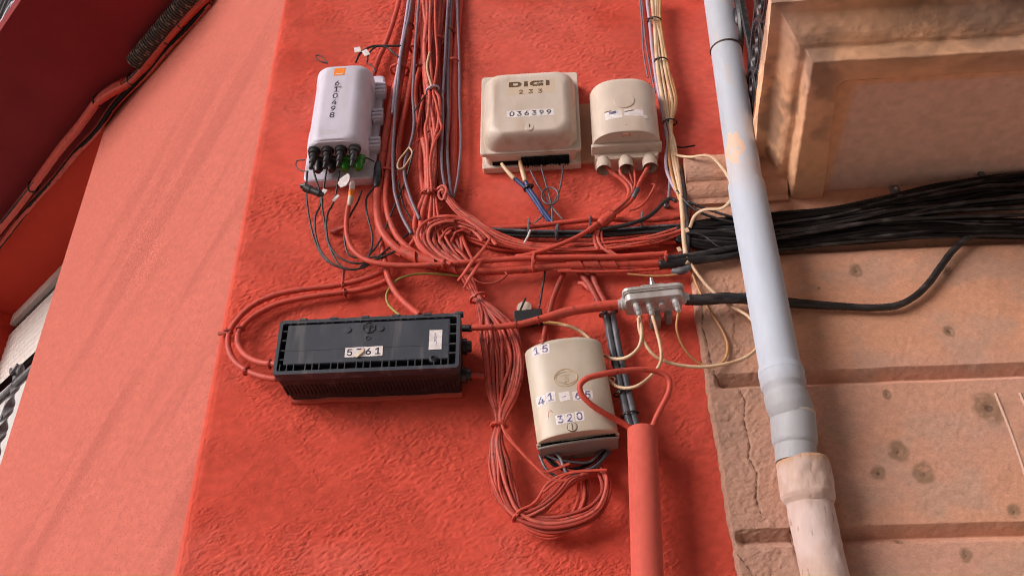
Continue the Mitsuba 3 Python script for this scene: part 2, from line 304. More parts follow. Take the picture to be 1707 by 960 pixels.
# ------------------------------------------------------------------ stone building on the right
SB = thing('stone_building', 'weathered ochre stone facade with horizontal joints and a moulded balcony', 'building')
X = axis((0.0, 0.75, .0045), (0.75, 1.45, .006), (1.45, 2.6, .1)); Zs = axis((0, 2.15, .25), (2.15, 2.41, .009), (2.41, 2.424, .004), (2.424, 2.480, .0016), (2.480, 2.838, .0055), (2.838, 2.896, .0016), (2.896, 3.495, .008))
xx, zz = np.meshgrid(X, Zs, indexing='ij')
edge = 0.497 + 0.022 * np.clip((3.05 - zz) / .7, 0, 1) + 0.009 * (meshkit.fbm(np.stack([zz * 9, zz * 0, zz * 0], -1), 4, 3) - .5) + 0.006 * (meshkit.fbm(np.stack([zz * 60, zz * 0, zz * 0], -1), 3, 5) - .5)
xx = edge + xx * (2.6 - edge) / 2.6
y = np.full_like(xx, .015)
for zc, h in ((2.868, .0235), (2.452, .0235), (3.284, .0235)):
    wob = 0.004 * (meshkit.fbm(np.stack([xx * 12, zz * 0 + zc, zz * 0], -1), 3, 8) - .5)
    y -= .034 * np.clip(1 - np.abs(zz - zc - wob) / h, 0, 1) * np.clip((xx - .525) / .02, 0, 1)
pts = np.stack([xx, zz * 0, zz], -1); lf = np.clip((.68 - xx) / .08, 0, 1)
y += (.004 + .003 * lf) * (meshkit.fbm(pts * 14, 4, 12) - .5) + (.0015 + .002 * lf) * (meshkit.fbm(pts * 70, 3, 15) - .5)
sc_ = meshkit.fbm(pts * 9 + 40, 4, 18); y += .003 * lf * np.clip((sc_ - .52) / .02, 0, 1)
for x0, z0, x1, z1 in CRACKS:                                          # cracks are cut into the plaster
    ex, ez = x1 - x0, z1 - z0; tt = np.clip(((xx - x0) * ex + (zz - z0) * ez) / (ex * ex + ez * ez), 0, 1); dd = np.hypot(xx - x0 - ex * tt, zz - z0 - ez * tt)
    y -= .003 * np.clip(1 - dd / .004, 0, 1)
for x0, z0, r in HOLES: y -= .004 * np.clip(1 - np.hypot(xx - x0, zz - z0) / (r * .4), 0, 1)
y -= .013 * np.clip(1 - (xx - edge) / .006, 0, 1)
scene['m_pale_plaster'] = two(pr((0.54, 0.36, 0.28), .85, .1))
add('wall', TM(np.stack([xx, -y, zz], -1).reshape(-1, 3), grid_faces(len(X), len(Zs))[:, ::-1]), 'm_stone', SB, smooth=True)
for P0, P1 in (((1659, 655), (1712, 800)), ((1700, 655), (1722, 720))):
    add('plaster_ridge', tube(spline([W(P0[0], P0[1], .014), W((P0[0] + P1[0]) / 2 + 2, (P0[1] + P1[1]) / 2, .014), W(*P1, .014)], .01), .0042, 6), 'm_pale_plaster', SB)
prof = [(0, 3.445), (.024, 3.445), (.026, 3.462), (.036, 3.470), (.046, 3.49), (.049, 3.508), (.060, 3.516), (.068, 3.535), (.071, 3.578), (.064, 3.594), (.0, 3.602)]
xs = np.linspace(.512, .80, 60); P3 = np.array([[(x, -d - .002, zq) for d, zq in prof] for x in xs]); P3 += .0025 * (meshkit.fbm(P3 * 40, 3, 2)[..., None] - .5)
cr = TM(P3.reshape(-1, 3), grid_faces(60, len(prof))); cap = TM(P3[0], [[0, k, k + 1] for k in range(1, len(prof) - 1)])
add('cornice', cat(cr, cap), 'm_stone', SB, smooth=35)
# balcony slab: rings (x at the front-left corner, d in front, x where the left side meets the wall, z)
rings = [(.700, .632, .724, 3.66), (.694, .640, .718, 3.64), (.690, .640, .714, 3.572), (.698, .634, .722, 3.570), (.714, .612, .742, 3.569), (.722, .604, .752, 3.562), (.735, .588, .764, 3.540), (.744, .577, .773, 3.520), (.752, .566, .781, 3.513),
         (.757, .560, .785, 3.507), (.763, .555, .791, 3.504), (.772, .549, .800, 3.502), (.777, .545, .805, 3.492), (.782, .543, .811, 3.462), (.788, .540, .817, 3.455), (.815, .515, .845, 3.454), (.855, .478, .898, 3.455), (.858, .475, .901, 3.457), (.862, .471, .905, 3.474), (.872, .461, .915, 3.4785), (.90, .43, .95, 3.479)]
def wobble(n_): return np.linspace(0, 1, n_)
top = []
for xa, d, xb, zq in rings:
    r_ = .03 if xa > .857 else .002; left = [(xb + (xa - xb) * f, -d * f, zq) for f in np.linspace(-.01, 1 - r_ / d, 70)]
    cor = [(xa + r_ * (1 - math.sin(a)), -d + r_ * (1 - math.cos(a)), zq) for a in np.radians([75, 45, 15])][::-1] if False else [(xa + r_ * (1 - math.cos(a)), -d + r_ * (1 - math.sin(a)), zq) for a in np.radians([15, 45, 75])]
    top.append(left + cor + [(x, -d, zq) for x in np.linspace(xa + r_, 2.9, 140)])
P3 = np.array(top); P3[..., :] += .006 * (np.stack([meshkit.fbm(P3 * 14 + 5 * k, 3, 20 + k) for k in range(3)], -1) - .5) + .0035 * (np.stack([meshkit.fbm(P3 * 60 + 5 * k, 2, 30 + k) for k in range(3)], -1) - .5)
m1 = TM(P3.reshape(-1, 3), grid_faces(len(rings), P3.shape[1]))
lid = TM([[.716, .02, 3.655], [.70, -.63, 3.655], [2.9, -.63, 3.655], [2.9, .02, 3.655], [.90, .02, 3.4805], [.88, -.44, 3.4805], [2.9, -.44, 3.4805], [2.9, .02, 3.4805]], [[0, 1, 2], [0, 2, 3], [4, 6, 5], [4, 7, 6]])
add('balcony', cat(m1, lid), 'm_balcony', SB, smooth=40)
scene['m_iron'] = two(pr(lambda p, n, uv: tmix((0.014, 0.012, 0.014), (0.05, 0.04, 0.038), sstep(.5, .8, tfbm(p.x * 60, p.y * 60, p.z * 60, 3))), 0.38, 0.6, 0.2))
rx = lambda d: .732 - .03 * d
RI = add('balcony_railing', cat(*[tube(np.array([[rx(0), 0, zq], [rx(.6), -.60, zq]]), .013, 6, .6, np.array([1, 0, 0])) for zq in (3.70, 3.845, 4.62)], *[tube(np.array([[.714, -.60, zq], [2.8, -.60, zq]]), .013, 6) for zq in (3.70, 3.845, 4.62)]), 'm_iron', SB)
for k in range(4):
    d = .03 + k * .19; xq = rx(d); add('railing_bar', cbx(xq - .009, xq + .009, -d - .009, -d + .009, 3.65, 4.62, .002), 'm_iron', RI)
    if k < 3:
        c = np.array([xq, -d - .095, 3.772]); a = np.linspace(0, 2 * math.pi, 33)[:-1]
        add('railing_scroll', tube(c + np.stack([a * 0 - .004, np.cos(a) * .083, np.sin(a) * .060], -1), .009, 6, closed=True), 'm_iron', RI)
        for e_ in (-.036, .036): add('railing_scroll', tube(c + np.stack([a * 0 - .004, e_ + np.cos(a) * .026, np.sin(a) * .026], -1), .008, 6, closed=True), 'm_iron', RI)
        if k % 2 == 0:
            a = np.linspace(0, 3.2 * math.pi, 46); r_ = np.linspace(.16, .03, 46); c = np.array([xq, -d - .095, 4.08])
            add('railing_volute', tube(c + np.stack([a * 0 - .010, np.cos(a) * r_ * .5, np.sin(a) * r_], -1), .009, 6), 'm_iron', RI)
for k in range(14): x = .80 + k * .14; add('railing_bar', cbx(x - .009, x + .009, -.609, -.591, 3.65, 4.62, .002), 'm_iron', RI)

# ------------------------------------------------------------------ downpipe
DP = thing('drain_pipe', 'grey plastic downpipe with elbow running into a pale painted lower pipe', 'drain pipe')
def c_pipe(p, n, uv):
    b = tfbm(p.x * 6, p.y * 6, p.z * 2.2, 4); sc = tfbm(p.x * 30, p.y * 30, p.z * 7, 4)
    c = tmix((0.45, 0.50, 0.585), (0.41, 0.44, 0.49), sstep(.35, .7, b)) * (0.93 + 0.14 * sc)
    rust = sstep(.56, .66, tfbm(p.x * 16, p.y * 16, p.z * 5.5 + 4, 4)) * sstep(3.30, 3.5, p.z)
    c = tmix(c, (0.56, 0.42, 0.33), rust * 0.35)
    c = tmix(c, mi.Color3f(0.33, 0.325, 0.33) * (0.85 + 0.3 * sc), 0.75 * sstep(2.84, 2.76, p.z + 0.03 * (b - 0.5)))  # greyer, dirtier plastic below the coupling, with its shade put into the colour
    d = dr.square((p.x - 0.645) * 1.2) + dr.square((p.z - 3.535) * 0.55) + (tfbm(p.x * 55, p.y * 55, p.z * 30, 3) - .5) * 0.0026
    return tmix(c, (0.66, 0.46, 0.33), sstep(.0009, .0006, d) * .9)
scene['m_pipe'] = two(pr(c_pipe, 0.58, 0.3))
def c_lower(p, n, uv):
    b = tfbm(p.x * 14, p.y * 14, p.z * 9, 4); f = tfbm(p.x * 70, p.y * 70, p.z * 30, 3)
    c = tmix((0.54, 0.42, 0.385), (0.49, 0.35, 0.29), sstep(.45, .7, b)) * (.9 + .2 * f)
    c = tmix(c, (0.42, 0.22, 0.10), sstep(2.585, 2.615, p.z + .025 * (b - .5)) * .75)
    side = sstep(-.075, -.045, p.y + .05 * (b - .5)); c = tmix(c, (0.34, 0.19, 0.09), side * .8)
    return tmix(c, (0.20, 0.11, 0.07), sstep(.64, .78, tfbm(p.x * 110, p.y * 110, p.z * 26, 4)) * .5)
scene['m_lower_pipe'] = two(bump(pr(c_lower, 0.7, 0.25), lambda p, n, uv: tfbm(p.x * 60, p.y * 60, p.z * 40, 3), .003))
scene['m_wire'] = two(pr((0.10, 0.075, 0.06), 0.45, 0.5, 0.4))
ax_ = lambda x, y, d: W(x, y, d)
A0, A1 = W(1192, -40, .115), W(1247, 330, .115); A2 = W(1312, 635, .115); A3 = W(1321, 690, .100); A4 = W(1328, 770, .085)
A2[0] = A1[0] + .008; 
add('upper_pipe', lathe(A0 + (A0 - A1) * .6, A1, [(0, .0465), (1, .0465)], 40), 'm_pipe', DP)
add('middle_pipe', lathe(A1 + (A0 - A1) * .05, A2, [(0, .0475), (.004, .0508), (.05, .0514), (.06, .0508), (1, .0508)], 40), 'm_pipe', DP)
d2 = (A2 - A1) / np.linalg.norm(A2 - A1)
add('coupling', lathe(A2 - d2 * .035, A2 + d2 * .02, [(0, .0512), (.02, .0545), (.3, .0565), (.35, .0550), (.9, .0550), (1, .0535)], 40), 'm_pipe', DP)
EQ = spline([A2, A2 + d2 * .025, (A2 + d2 * .05 + A3) / 2, A3, A3 + (A4 - A3) * .3], .004); EP = np.interp(np.linspace(0, 1, len(EQ)), [0, .16, .2, .27, .32, .5, .62, .7, 1], [.0535, .0535, .0505, .0495, .0525, .0545, .0535, .0525, .0525])
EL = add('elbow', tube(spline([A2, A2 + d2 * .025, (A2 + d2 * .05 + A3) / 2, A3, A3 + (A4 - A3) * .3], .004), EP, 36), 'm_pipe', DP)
add('seam_ring', lathe(A3 - (A4 - A3) * .02, A3 + (A4 - A3) * .06, [(0, .052), (.3, .0545), (.7, .0545), (1, .052)], 40), 'm_cream_trim', EL)
scene['m_cream_trim'] = two(pr((0.50, 0.46, 0.40), 0.5, 0.3))
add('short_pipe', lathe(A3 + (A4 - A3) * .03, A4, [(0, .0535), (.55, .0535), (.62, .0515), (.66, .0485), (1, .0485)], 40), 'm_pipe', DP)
B0, B1, B2 = W(1337, 768, .078), W(1350, 842, .070), W(1396, 1060, .066)
def rough_lathe(p0, p1, prof, seed, amp=.004):
    pr_ = []; 
    for (a, ra), (b, rb) in zip(prof[:-1], prof[1:]): pr_ += [(a + (b - a) * k / 8, ra + (rb - ra) * k / 8) for k in range(8)]
    m = lathe(p0, p1, pr_ + [prof[-1]], 48); m.vertices += (amp * (meshkit.fbm(m.vertices * 30, 3, seed) - .5))[:, None] * np.array([1, -1, .5]); return m
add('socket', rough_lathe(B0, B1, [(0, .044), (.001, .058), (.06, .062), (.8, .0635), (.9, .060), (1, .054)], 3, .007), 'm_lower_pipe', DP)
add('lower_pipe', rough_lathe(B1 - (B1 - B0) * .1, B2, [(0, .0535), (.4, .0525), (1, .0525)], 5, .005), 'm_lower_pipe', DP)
a = np.linspace(0, 2 * math.pi, 40)[:-1]; wc = W(1211, 84, .115); pd = (A1 - A0) / np.linalg.norm(A1 - A0); fa, fb = frame_of(pd)
add('wire_clamp', cat(tube(wc + np.cos(a)[:, None] * fa * .0485 + np.sin(a)[:, None] * fb * .0485 + pd * (.004 * np.cos(a))[:, None], .0028, 6, closed=True), tube(np.array([wc + [.048, 0, 0], wc + [.06, .112, .004]]), .003, 6)), 'm_wire', DP)

# ------------------------------------------------------------------ red conduit at the bottom
scene['m_red_pipe'] = two(bump(pr(lambda p, n, uv: tmix((0.58, 0.115, 0.085), (0.48, 0.08, 0.058), tfbm(p.x * 12, p.y * 12, p.z * 5, 4)) * (.94 + .12 * tfbm(p.x * 120, p.y * 120, p.z * 60, 2)), 0.75, 0.15), lambda p, n, uv: tfbm(p.x * 45, p.y * 45, p.z * 20, 3), .0016))
C0, C1 = W(1070.5, 716, .085), W(1081, 1000, .085)
cd = (C0 - C1) / np.linalg.norm(C0 - C1)
a_, b_ = frame_of(cd); n_ = 40; an = np.arange(n_) * 2 * np.pi / n_; cc = np.cos(an)[:, None] * a_ + np.sin(an)[:, None] * b_
add('conduit', loft([C1 - cd * .6 + cc * .0365, C0 - cd * .002 + cc * .0365, C0 + cc * .0355, C0 + cc * .0335, C0 - cd * .15 + cc * .0335], (True, True)), 'm_red_pipe', smooth=40, label='wide coral red vertical conduit rising from the bottom edge with cables entering its open top', cat='conduit')
# ------------------------------------------------------------------ boxes on the wall
def c_plastic(base, stain, k=.5):
    def f(p, n, uv):
        b = tfbm(p.x * 8, p.y * 8, p.z * 5, 4); sc = tfbm(p.x * 60, p.y * 60, p.z * 18, 4)
        st = sstep(.52, .78, tfbm(p.x * 26, p.y * 26, p.z * 3, 4))
        c = tmix(base, [x * .86 for x in base], sstep(.4, .7, b)) * (.94 + .12 * sc)
        return tmix(c, stain, st * k)
    return f
scene['m_cream'] = two(pr(c_plastic((0.60, 0.505, 0.43), (0.40, 0.27, 0.17), .45), 0.42, 0.4))
scene['m_cream_old'] = two(pr(c_plastic((0.58, 0.48, 0.40), (0.42, 0.30, 0.20), .55), 0.45, 0.4))
scene['m_ivory'] = two(pr(c_plastic((0.53, 0.46, 0.37), (0.48, 0.30, 0.16), .45), 0.4, 0.45))
scene['m_grey_box'] = two(pr(c_plastic((0.57, 0.53, 0.62), (0.46, 0.42, 0.41), .25), 0.42, 0.4))
def c_black(p, n, uv):
    b = tfbm(p.x * 9, p.y * 9, p.z * 3, 4); st = tfbm(p.x * 60, p.y * 60, p.z * 6, 4)
    c = tmix((0.019, 0.023, 0.034), (0.042, 0.050, 0.070), sstep(.35, .75, b))
    return tmix(c, (0.12, 0.11, 0.11), sstep(.52, .8, st) * .45)
scene['m_closure'] = two(pr(c_black, lambda p, n, uv: .42 + .3 * tfbm(p.x * 30, p.y * 30, p.z * 8, 3), 0.5))
scene['m_closure_dark'] = two(pr(lambda p, n, uv: tmix((0.012, 0.012, 0.014), (0.045, 0.036, 0.034), sstep(.5, .85, tfbm(p.x * 40, p.y * 40, p.z * 40, 4))), .55, .4)); scene['m_black_plastic'] = two(pr((0.014, 0.013, 0.014), 0.4, 0.5)); scene['m_void'] = two(pr((0.008, 0.007, 0.007), 0.9, 0.1))
scene['m_white_label'] = two(pr(lambda p, n, uv: mi.Color3f(0.72, 0.66, 0.65) * (.72 + .45 * tfbm(p.x * 110, p.y * 110, p.z * 110, 4)), 0.6, 0.3))
scene['m_ink'] = two(pr((0.035, 0.03, 0.05), 0.6, 0.3)); scene['m_ink_faded'] = two(pr(lambda p, n, uv: tmix((0.10, 0.10, 0.20), (0.34, 0.33, 0.42), sstep(.45, .7, tfbm(p.x * 130, p.y * 130, p.z * 130, 3))), 0.6, 0.3)); scene['m_brown_ink'] = two(pr((0.11, 0.065, 0.035), 0.6, 0.3))
scene['m_tan_label'] = two(pr((0.56, 0.44, 0.33), 0.6, 0.3)); scene['m_orange'] = two(pr((0.85, 0.22, 0.015), 0.5, 0.4)); scene['m_screw'] = two(pr((0.55, 0.50, 0.42), 0.3, 0.5, 0.6))
scene['m_tray'] = two(pr((0.24, 0.22, 0.205), .6, .3)); scene['m_dirty'] = two(pr(c_plastic((0.17, 0.145, 0.13), (0.05, 0.04, 0.04), .8), .6, .3)); scene['m_green'] = two(pr((0.02, 0.20, 0.01), 0.3, 0.5)); scene['m_metal'] = two(pr((0.62, 0.60, 0.58), 0.28, 0.5, 0.9))
scene['m_tap'] = two(pr(c_plastic((0.50, 0.475, 0.465), (0.30, 0.25, 0.22), .5), 0.4, 0.45, 0.25))
scene['m_board'] = two(bump(pr(lambda p, n, uv: tmix((0.55, 0.29, 0.19), (0.46, 0.22, 0.14), tfbm(p.x * 20, p.y * 20, p.z * 20, 4)), .8, .2), lambda p, n, uv: tfbm(p.x * 80, p.y * 80, p.z * 80, 3), .003))
scene['m_sealant'] = two(pr((0.42, 0.07, 0.045), .6, .3))

def pillow2(w, h, r, layers, n=8):
    "layers: (z, inset x, inset top, inset bottom)"
    out = []
    for zq, ix, it, ib in layers: out.append(ring3(rr(w - 2 * ix, h - it - ib, r, n), zq, 0, (ib - it) / 2))
    return loft(out)
def on(mesh, surf, lift=0.0):
    m = mesh.copy(); m.vertices[:, 2] += surf(m.vertices[:, 0], m.vertices[:, 1]) + lift; return m
def plate(cx, cy, w, h, rot=0.0, th=.0006, n=8):
    g = trimesh.creation.box(extents=[w, h, th]); g = g.subdivide().subdivide(); M = trimesh.transformations.rotation_matrix(rot, [0, 0, 1]); g.apply_transform(M); g.apply_translation([cx, cy, th / 2]); return g
def digit(ch, cx, cy, h, rot=0.0, bold=True, sx=1.0):
    m = text(ch, h, .0005, bold); m.apply_scale([sx, 1, 1]); m.apply_transform(trimesh.transformations.rotation_matrix(rot, [0, 0, 1])); m.apply_translation([cx, cy, 0]); return m
flat0 = lambda c: (lambda x, y: np.full_like(x, c))
def sticker(F_, parent, surf, cx, cy, w, h, s_, th, rot=0.0, ink='m_ink', paper='m_white_label', label=None, bold=True, gaps=None, sx=1.0):
    k = add('number_sticker', F_(on(plate(cx, cy, w, h, rot), surf)), paper, parent, smooth=False, label=label)
    n = len(s_); gaps = gaps or [(i - (n - 1) / 2) * w / max(n, 1) for i in range(n)]
    for ch, g in zip(s_, gaps):
        add('digit', F_(on(digit(ch, cx + g * math.cos(rot), cy + g * math.sin(rot), th, rot, bold, sx), surf, .0006)), ink, k, smooth=False)
    return k

# --- cream box with provider lettering, 233 and 036399
x0, x1, z0, z1 = -.0885, .2115, 3.626, 3.977
Fd = Frame([(x0 + x1) / 2, 0, (z0 + z1) / 2]); w, h = x1 - x0, z1 - z0; fb = .1405
DG = thing('wall_box', 'square cream cabinet marked 233 and 036399 with four big brand letters', 'junction box')
add('back_plate', Fd(pillow2(w, h, .006, [(0, 0, 0, 0), (.022, 0, 0, 0), (.024, .002, .002, .002)])), 'm_cream', DG)
add('base', Fd(pillow2(w - .022, h - .02, .02, [(.02, 0, 0, 0), (.066, 0, 0, 0)])), 'm_cream', DG)
add('lip', Fd(pillow2(w + .004, h - .024, .012, [(.060, .001, 0, .001), (.062, 0, 0, 0), (.072, 0, 0, 0), (.074, .002, .002, .002)])), 'm_cream', DG)
cv = [(.070, .009, .028, .007)] + [(.072 + (.069) * math.sin(a), .009 + .040 * (1 - math.cos(a)) ** 1.0, .028 + .060 * (1 - math.cos(a)), .007 + .022 * (1 - math.cos(a))) for a in np.radians([8, 20, 32, 44, 55, 65, 74, 82, 88, 90])]
add('cover', Fd(pillow2(w, h - .022, .045, cv + [(.1412, .07, .10, .05)], 12)), 'm_cream', DG, smooth=50)
sf = flat0(.1413)
lab = add('brand_label', Fd(on(plate(.007, .0385, .150, .056), sf, -.0003)), 'm_tan_label', DG, smooth=False)
def brand():
    t_, H_ = .0082, .0205; out = []
    def piece(pg, x): m = extrude(pg, .0006); m.apply_translation([x, 0, 0]); out.append(m)
    D_ = Polygon([(0, 0), (.026, 0), (.034, .006), (.034, .0145), (.026, H_), (0, H_)]); piece(D_.difference(Polygon([(.011, .0055), (.022, .0055), (.0245, .008), (.0245, .0125), (.022, .015), (.011, .015)])), 0)
    piece(sbox(0, 0, .010, H_), .041)
    G_ = Polygon([(.008, 0), (.036, 0), (.036, .0115), (.018, .0115), (.018, .0075), (.026, .0075), (.026, .0055), (.0135, .0055), (.0105, .008), (.0105, .0125), (.0135, .0150), (.036, .0150), (.036, H_), (.008, H_), (0, .0145), (0, .006)]); piece(G_, .057)
    piece(sbox(0, 0, .010, H_), .100)
    m = cat(*out); m.apply_translation([-.0585, 0, 0]); return m
m = brand(); m.apply_scale([1.13, 1.05, 1]); m.apply_translation([.007, .0415, 0]); add('lettering', Fd(on(m, sf, .0004)), 'm_brown_ink', lab, smooth=False)
for i, ch in enumerate('233'): add('digit', Fd(on(digit(ch, -.022 + i * .029, .0197, .0155, 0, True, 1.2), sf, .0004)), 'm_brown_ink', lab, smooth=False)
sticker(Fd, DG, sf, .005, -.070, .140, .0265, '036399', .0175, gaps=[-.055 + i * .0222 for i in range(6)], label='white strip sticker reading 036399', sx=1.15)
scr = add('cover_screw', Fd(lathe((.0025, -.128, .138), (.0025, -.128, .1435), [(0, .013), (.6, .013), (1, .011)], 24)), 'm_cream', DG)
add('slot', Fd(bx(.0010, .0042, -.129, -.117, .1430, .1442)), 'm_ink', scr, smooth=False)
yb = -h / 2
add('cable_slot', Fd(cat(cbx(-.118, -.038, yb + .006, yb + .0085, .026, .042, .001))), 'm_void', DG, smooth=False)
br_ = []
for i in range(260):
    px_ = rng.uniform(-.028, .112); pz = rng.uniform(.024, .055); br_.append(cyl((px_, yb + .012, pz), (px_ + rng.uniform(-.006, .006), yb - rng.uniform(.0, .009), pz + rng.uniform(-.006, .006)), .0016, .0008, 5))
add('brush_seal', Fd(cat(cbx(-.03, .115, yb + .004, yb + .010, .022, .057, .002), *br_)), 'm_void', DG, smooth=False, kind='stuff')

# --- small cream box with three cable glands
def arch_cover(hw, y0, y1, d0, B, pw=2.4, q=.72, back=.03, top=.02, n=33):
    t_ = np.linspace(-1, 1, n); rings = []
    for yy, ins in [(y0, .004), (y0 + .002, .0012), (y0 + .006, 0), (y1 - top, 0), (y1 - top * .5, top * .18), (y1 - top * .15, top * .5), (y1, top * 1.0)]:
        a = 1 - ins / hw; arc = np.stack([hw * a * t_, np.full(n, yy), d0 - ins + B * np.clip(1 - np.abs(t_) ** pw, 0, 1) ** q], -1)
        bk = np.array([[hw * a * s_, yy, back] for s_ in (1, .5, 0, -.5, -1)]); rings.append(np.vstack([arc, bk]))
    return loft(rings)
def arch_surf(hw, d0, B, pw=2.4, q=.72): return lambda x, y: d0 + B * np.clip(1 - np.abs(np.asarray(x) / hw) ** pw, 0, 1) ** q
x0, x1 = .2435, .4505; cx = (x0 + x1) / 2; hw = (x1 - x0) / 2
Fs = Frame([cx, 0, 3.74])
SBX = thing('wall_box', 'small weathered cream box with a torn sticker and three cable glands underneath', 'junction box')
add('mounting_board', Frame([cx - .02, 0, 3.74])(cbx(-.125, .10, -.10, .145, -.01, .012, .002)), 'm_board', SBX, label='bare tan patch of board showing beside the box')
add('base', Fs(pillow2(.190, .27, .02, [(0, 0, 0, 0), (.06, 0, 0, 0)])), 'm_cream_old', SBX)
add('lip', Fs(arch_cover(hw + .001, -.112, -.098, .088, .004, back=.05, top=.003)), 'm_cream_old', SBX, smooth=35)
add('cover', Fs(arch_cover(hw - .004, -.100, .135, .088, .050, pw=2.8, q=.66, back=.05, top=.03)), 'm_cream_old', SBX, smooth=35)
ss = arch_surf(hw - .004, .088, .050, 2.8, .66)
dk = lathe((.0, .024, 0), (.0, .024, .003), [(0, .031), (.7, .031), (1, .029)], 30); add('round_boss', Fs(on(dk, ss)), 'm_cream_old', SBX)
ts = add('torn_sticker', Fs(on(plate(-.034, -.030, .050, .030, .05), ss)), 'm_white_label', SBX, smooth=False, label='torn white sticker with a bit of blue print')
add('scrap', Fs(on(plate(.026, -.026, .056, .026, -.03), ss)), 'm_white_label', ts, smooth=False); add('scrap', Fs(on(plate(.060, -.040, .012, .012, .5), ss, .001)), 'm_white_label', ts, smooth=False)
add('blue_print', Fs(on(plate(-.036, -.022, .022, .010, .05), ss, .0006)), 'm_ink_faded', ts, smooth=False); add('torn_edge', Fs(on(cat(plate(-.050, -.014, .02, .0025, .0), plate(.014, -.020, .03, .003, .2)), ss, .0008)), 'm_brown_ink', ts, smooth=False)
nt = add('screw_notch', Fs(lathe((0, -.101, .118), (0, -.070, .126), [(0, .0135), (1, .0135)], 16)), 'm_board', SBX)
add('screw', Fs(lathe((0, -.1015, .116), (0, -.104, .116), [(0, .009), (1, .008)], 14)), 'm_cream_old', nt)
for xg in (-.070, -.004, .066):
    g = add('cable_gland', Fs(cat(lathe((xg, -.13, .052), (xg, -.175, .057), [(0, .018), (.3, .018), (.32, .0215), (1, .0215)], 20, (True, False)), lathe((xg, -.135, .052), (xg, -.174, .057), [(0, .017), (1, .018)], 20, (False, False)))), 'm_cream_old', SBX)

# --- black splice closure marked 5761
x0, x1, z0, z1 = -.597, -.121, 2.862, 3.024; w, h = x1 - x0, z1 - z0
Fk = Frame([(x0 + x1) / 2, 0, (z0 + z1) / 2])
SC = thing('splice_closure', 'long black ribbed cable closure with sticker digits 5761', 'junction box')
add('body', Fk(pillow2(w, h, .010, [(0, .012, .012, .006), (.015, .010, .01, .004), (.12, .002, .002, 0), (.126, 0, 0, 0)])), 'm_closure_dark', SC)
out = Polygon(rr(w, h, .010)); inn = Polygon(rr(w - .018, h - .020, .006))
add('rim', Fk((lambda m: (m.apply_translation([0, 0, .126]), m)[1])(extrude(out.difference(inn), .030))), 'm_closure', SC)
lx0, lx1, ly0, ly1 = -w / 2 + .022, w / 2 - .026, -h / 2 + .030, h / 2 - .012
add('lid', Fk(cat(cbx(lx0, lx1, ly0, ly1, .12, .152, .002), bx(lx0 + .004, lx1 - .004, ly0 + .040, ly1 - .003, .1505, .1528))), 'm_closure', SC, smooth=False)
k = 0; xq = -w / 2 + .016
while xq < w / 2 - .012:
    add('rib', Fk(bx(xq - .0011, xq + .0011, -h / 2 + .008, ly0 + .001, .122, .1545)), 'm_closure', SC, smooth=False); xq += (.018, .018, .030)[k % 3]; k += 1
k = 0; xq = -w / 2 + .03
while xq < w / 2 - .02:
    add('rib', Fk(bx(xq - .0015, xq + .0015, ly1 - .001, h / 2 - .008, .122, .155)), 'm_closure', SC, smooth=False); xq += (.019, .0195, .034)[k % 3]; k += 1
for yy in (-.035, -.008, .022, .05):
    for xa, xb in ((-w / 2 + .008, lx0 + .001), (lx1 - .001, w / 2 - .008)): add('rib', Fk(bx(xa, xb, yy - .0015, yy + .0015, .122, .152)), 'm_closure', SC, smooth=False)
for i in range(6): add('latch', Fk(cbx(-w / 2 + .05 + i * .082, -w / 2 + .072 + i * .082, h / 2 - .004, h / 2 + .004, .135, .158, .0015)), 'm_closure', SC, smooth=False)
for i in range(44):
    xq = -w / 2 + .012 + i * (w - .024) / 43; add('fin', Fk(bx(xq - .0014, xq + .0014, -h / 2 - .0015, -h / 2 + .006, .045, .095)), 'm_closure_dark', SC, smooth=False)
pg = [(x, .004 + .004 * math.sin(x * 40) + .012 * meshkit.noise(np.array([x * 25, 0, 0])[None], 3)[0]) for x in np.linspace(-w / 2 + .01, w / 2 - .008, 60)]
add('sealant', Fk(tube(np.array([(x, -h / 2 + .004, d * .5) for x, d in pg]), .009, 8)), 'm_sealant', SC)
sk = flat0(.1527)
fr = Fk; xb = -.0295
for i, ch in enumerate('5761'):
    cxx = -.0445 + i * .0243
    st = sticker(fr, SC, sk, cxx, -.0225 + i * .0003, .0245, .0285, ch, .0185, sx=1.12, label='torn digit sticker, the 7' if i == 1 else None)
    if i == 1:
        a1 = TM([[cxx - .012, -.036, .0015], [cxx + .012, -.010, .0015], [cxx - .003, -.040, .005], [cxx + .013, -.024, .006], [cxx + .004, -.018, .004]], [[0, 4, 2], [4, 3, 2], [4, 1, 3]]); add('torn_flap', fr(on(a1, sk)), 'm_tan_label', st, smooth=False)
wl = add('paper_label', fr(on(plate(.1755, .0045, .033, .058), sk, .0002)), 'm_white_label', SC, smooth=False); add('print_line', fr(on(cat(plate(.174, .012, .0025, .026, th=.0003), plate(.178, .002, .0012, .03, th=.0003)), sk, .0009)), 'm_ink_faded', wl, smooth=False)
add('plug', fr(lathe((.172, -.050, .148), (.172, -.050, .157), [(0, .012), (.6, .010), (.7, .007), (1, .007)], 20)), 'm_closure', SC); add('plug_hole', fr(lathe((.172, -.050, .1568), (.172, -.050, .1575), [(0, .0055), (1, .0055)], 16)), 'm_void', SC)
a = np.linspace(0, 2 * math.pi, 33)[:-1]; em = [tube(np.stack([.0 + .0155 * np.cos(a), .049 + .0155 * np.sin(a), a * 0 + .155], -1), .0011, 5, closed=True), bx(-.014, .014, .050, .052, .1545, .1555), bx(-.0015, .0015, .036, .060, .1545, .1556), bx(-.011, .011, .0555, .057, .1545, .1555)]
em += [tube(np.stack([.0 + .006 * np.cos(a), .018 + .005 * np.sin(a), a * 0 + .154], -1), .001, 5, closed=True)]
add('moulded_emblem', fr(cat(*em)), 'm_closure', SC)
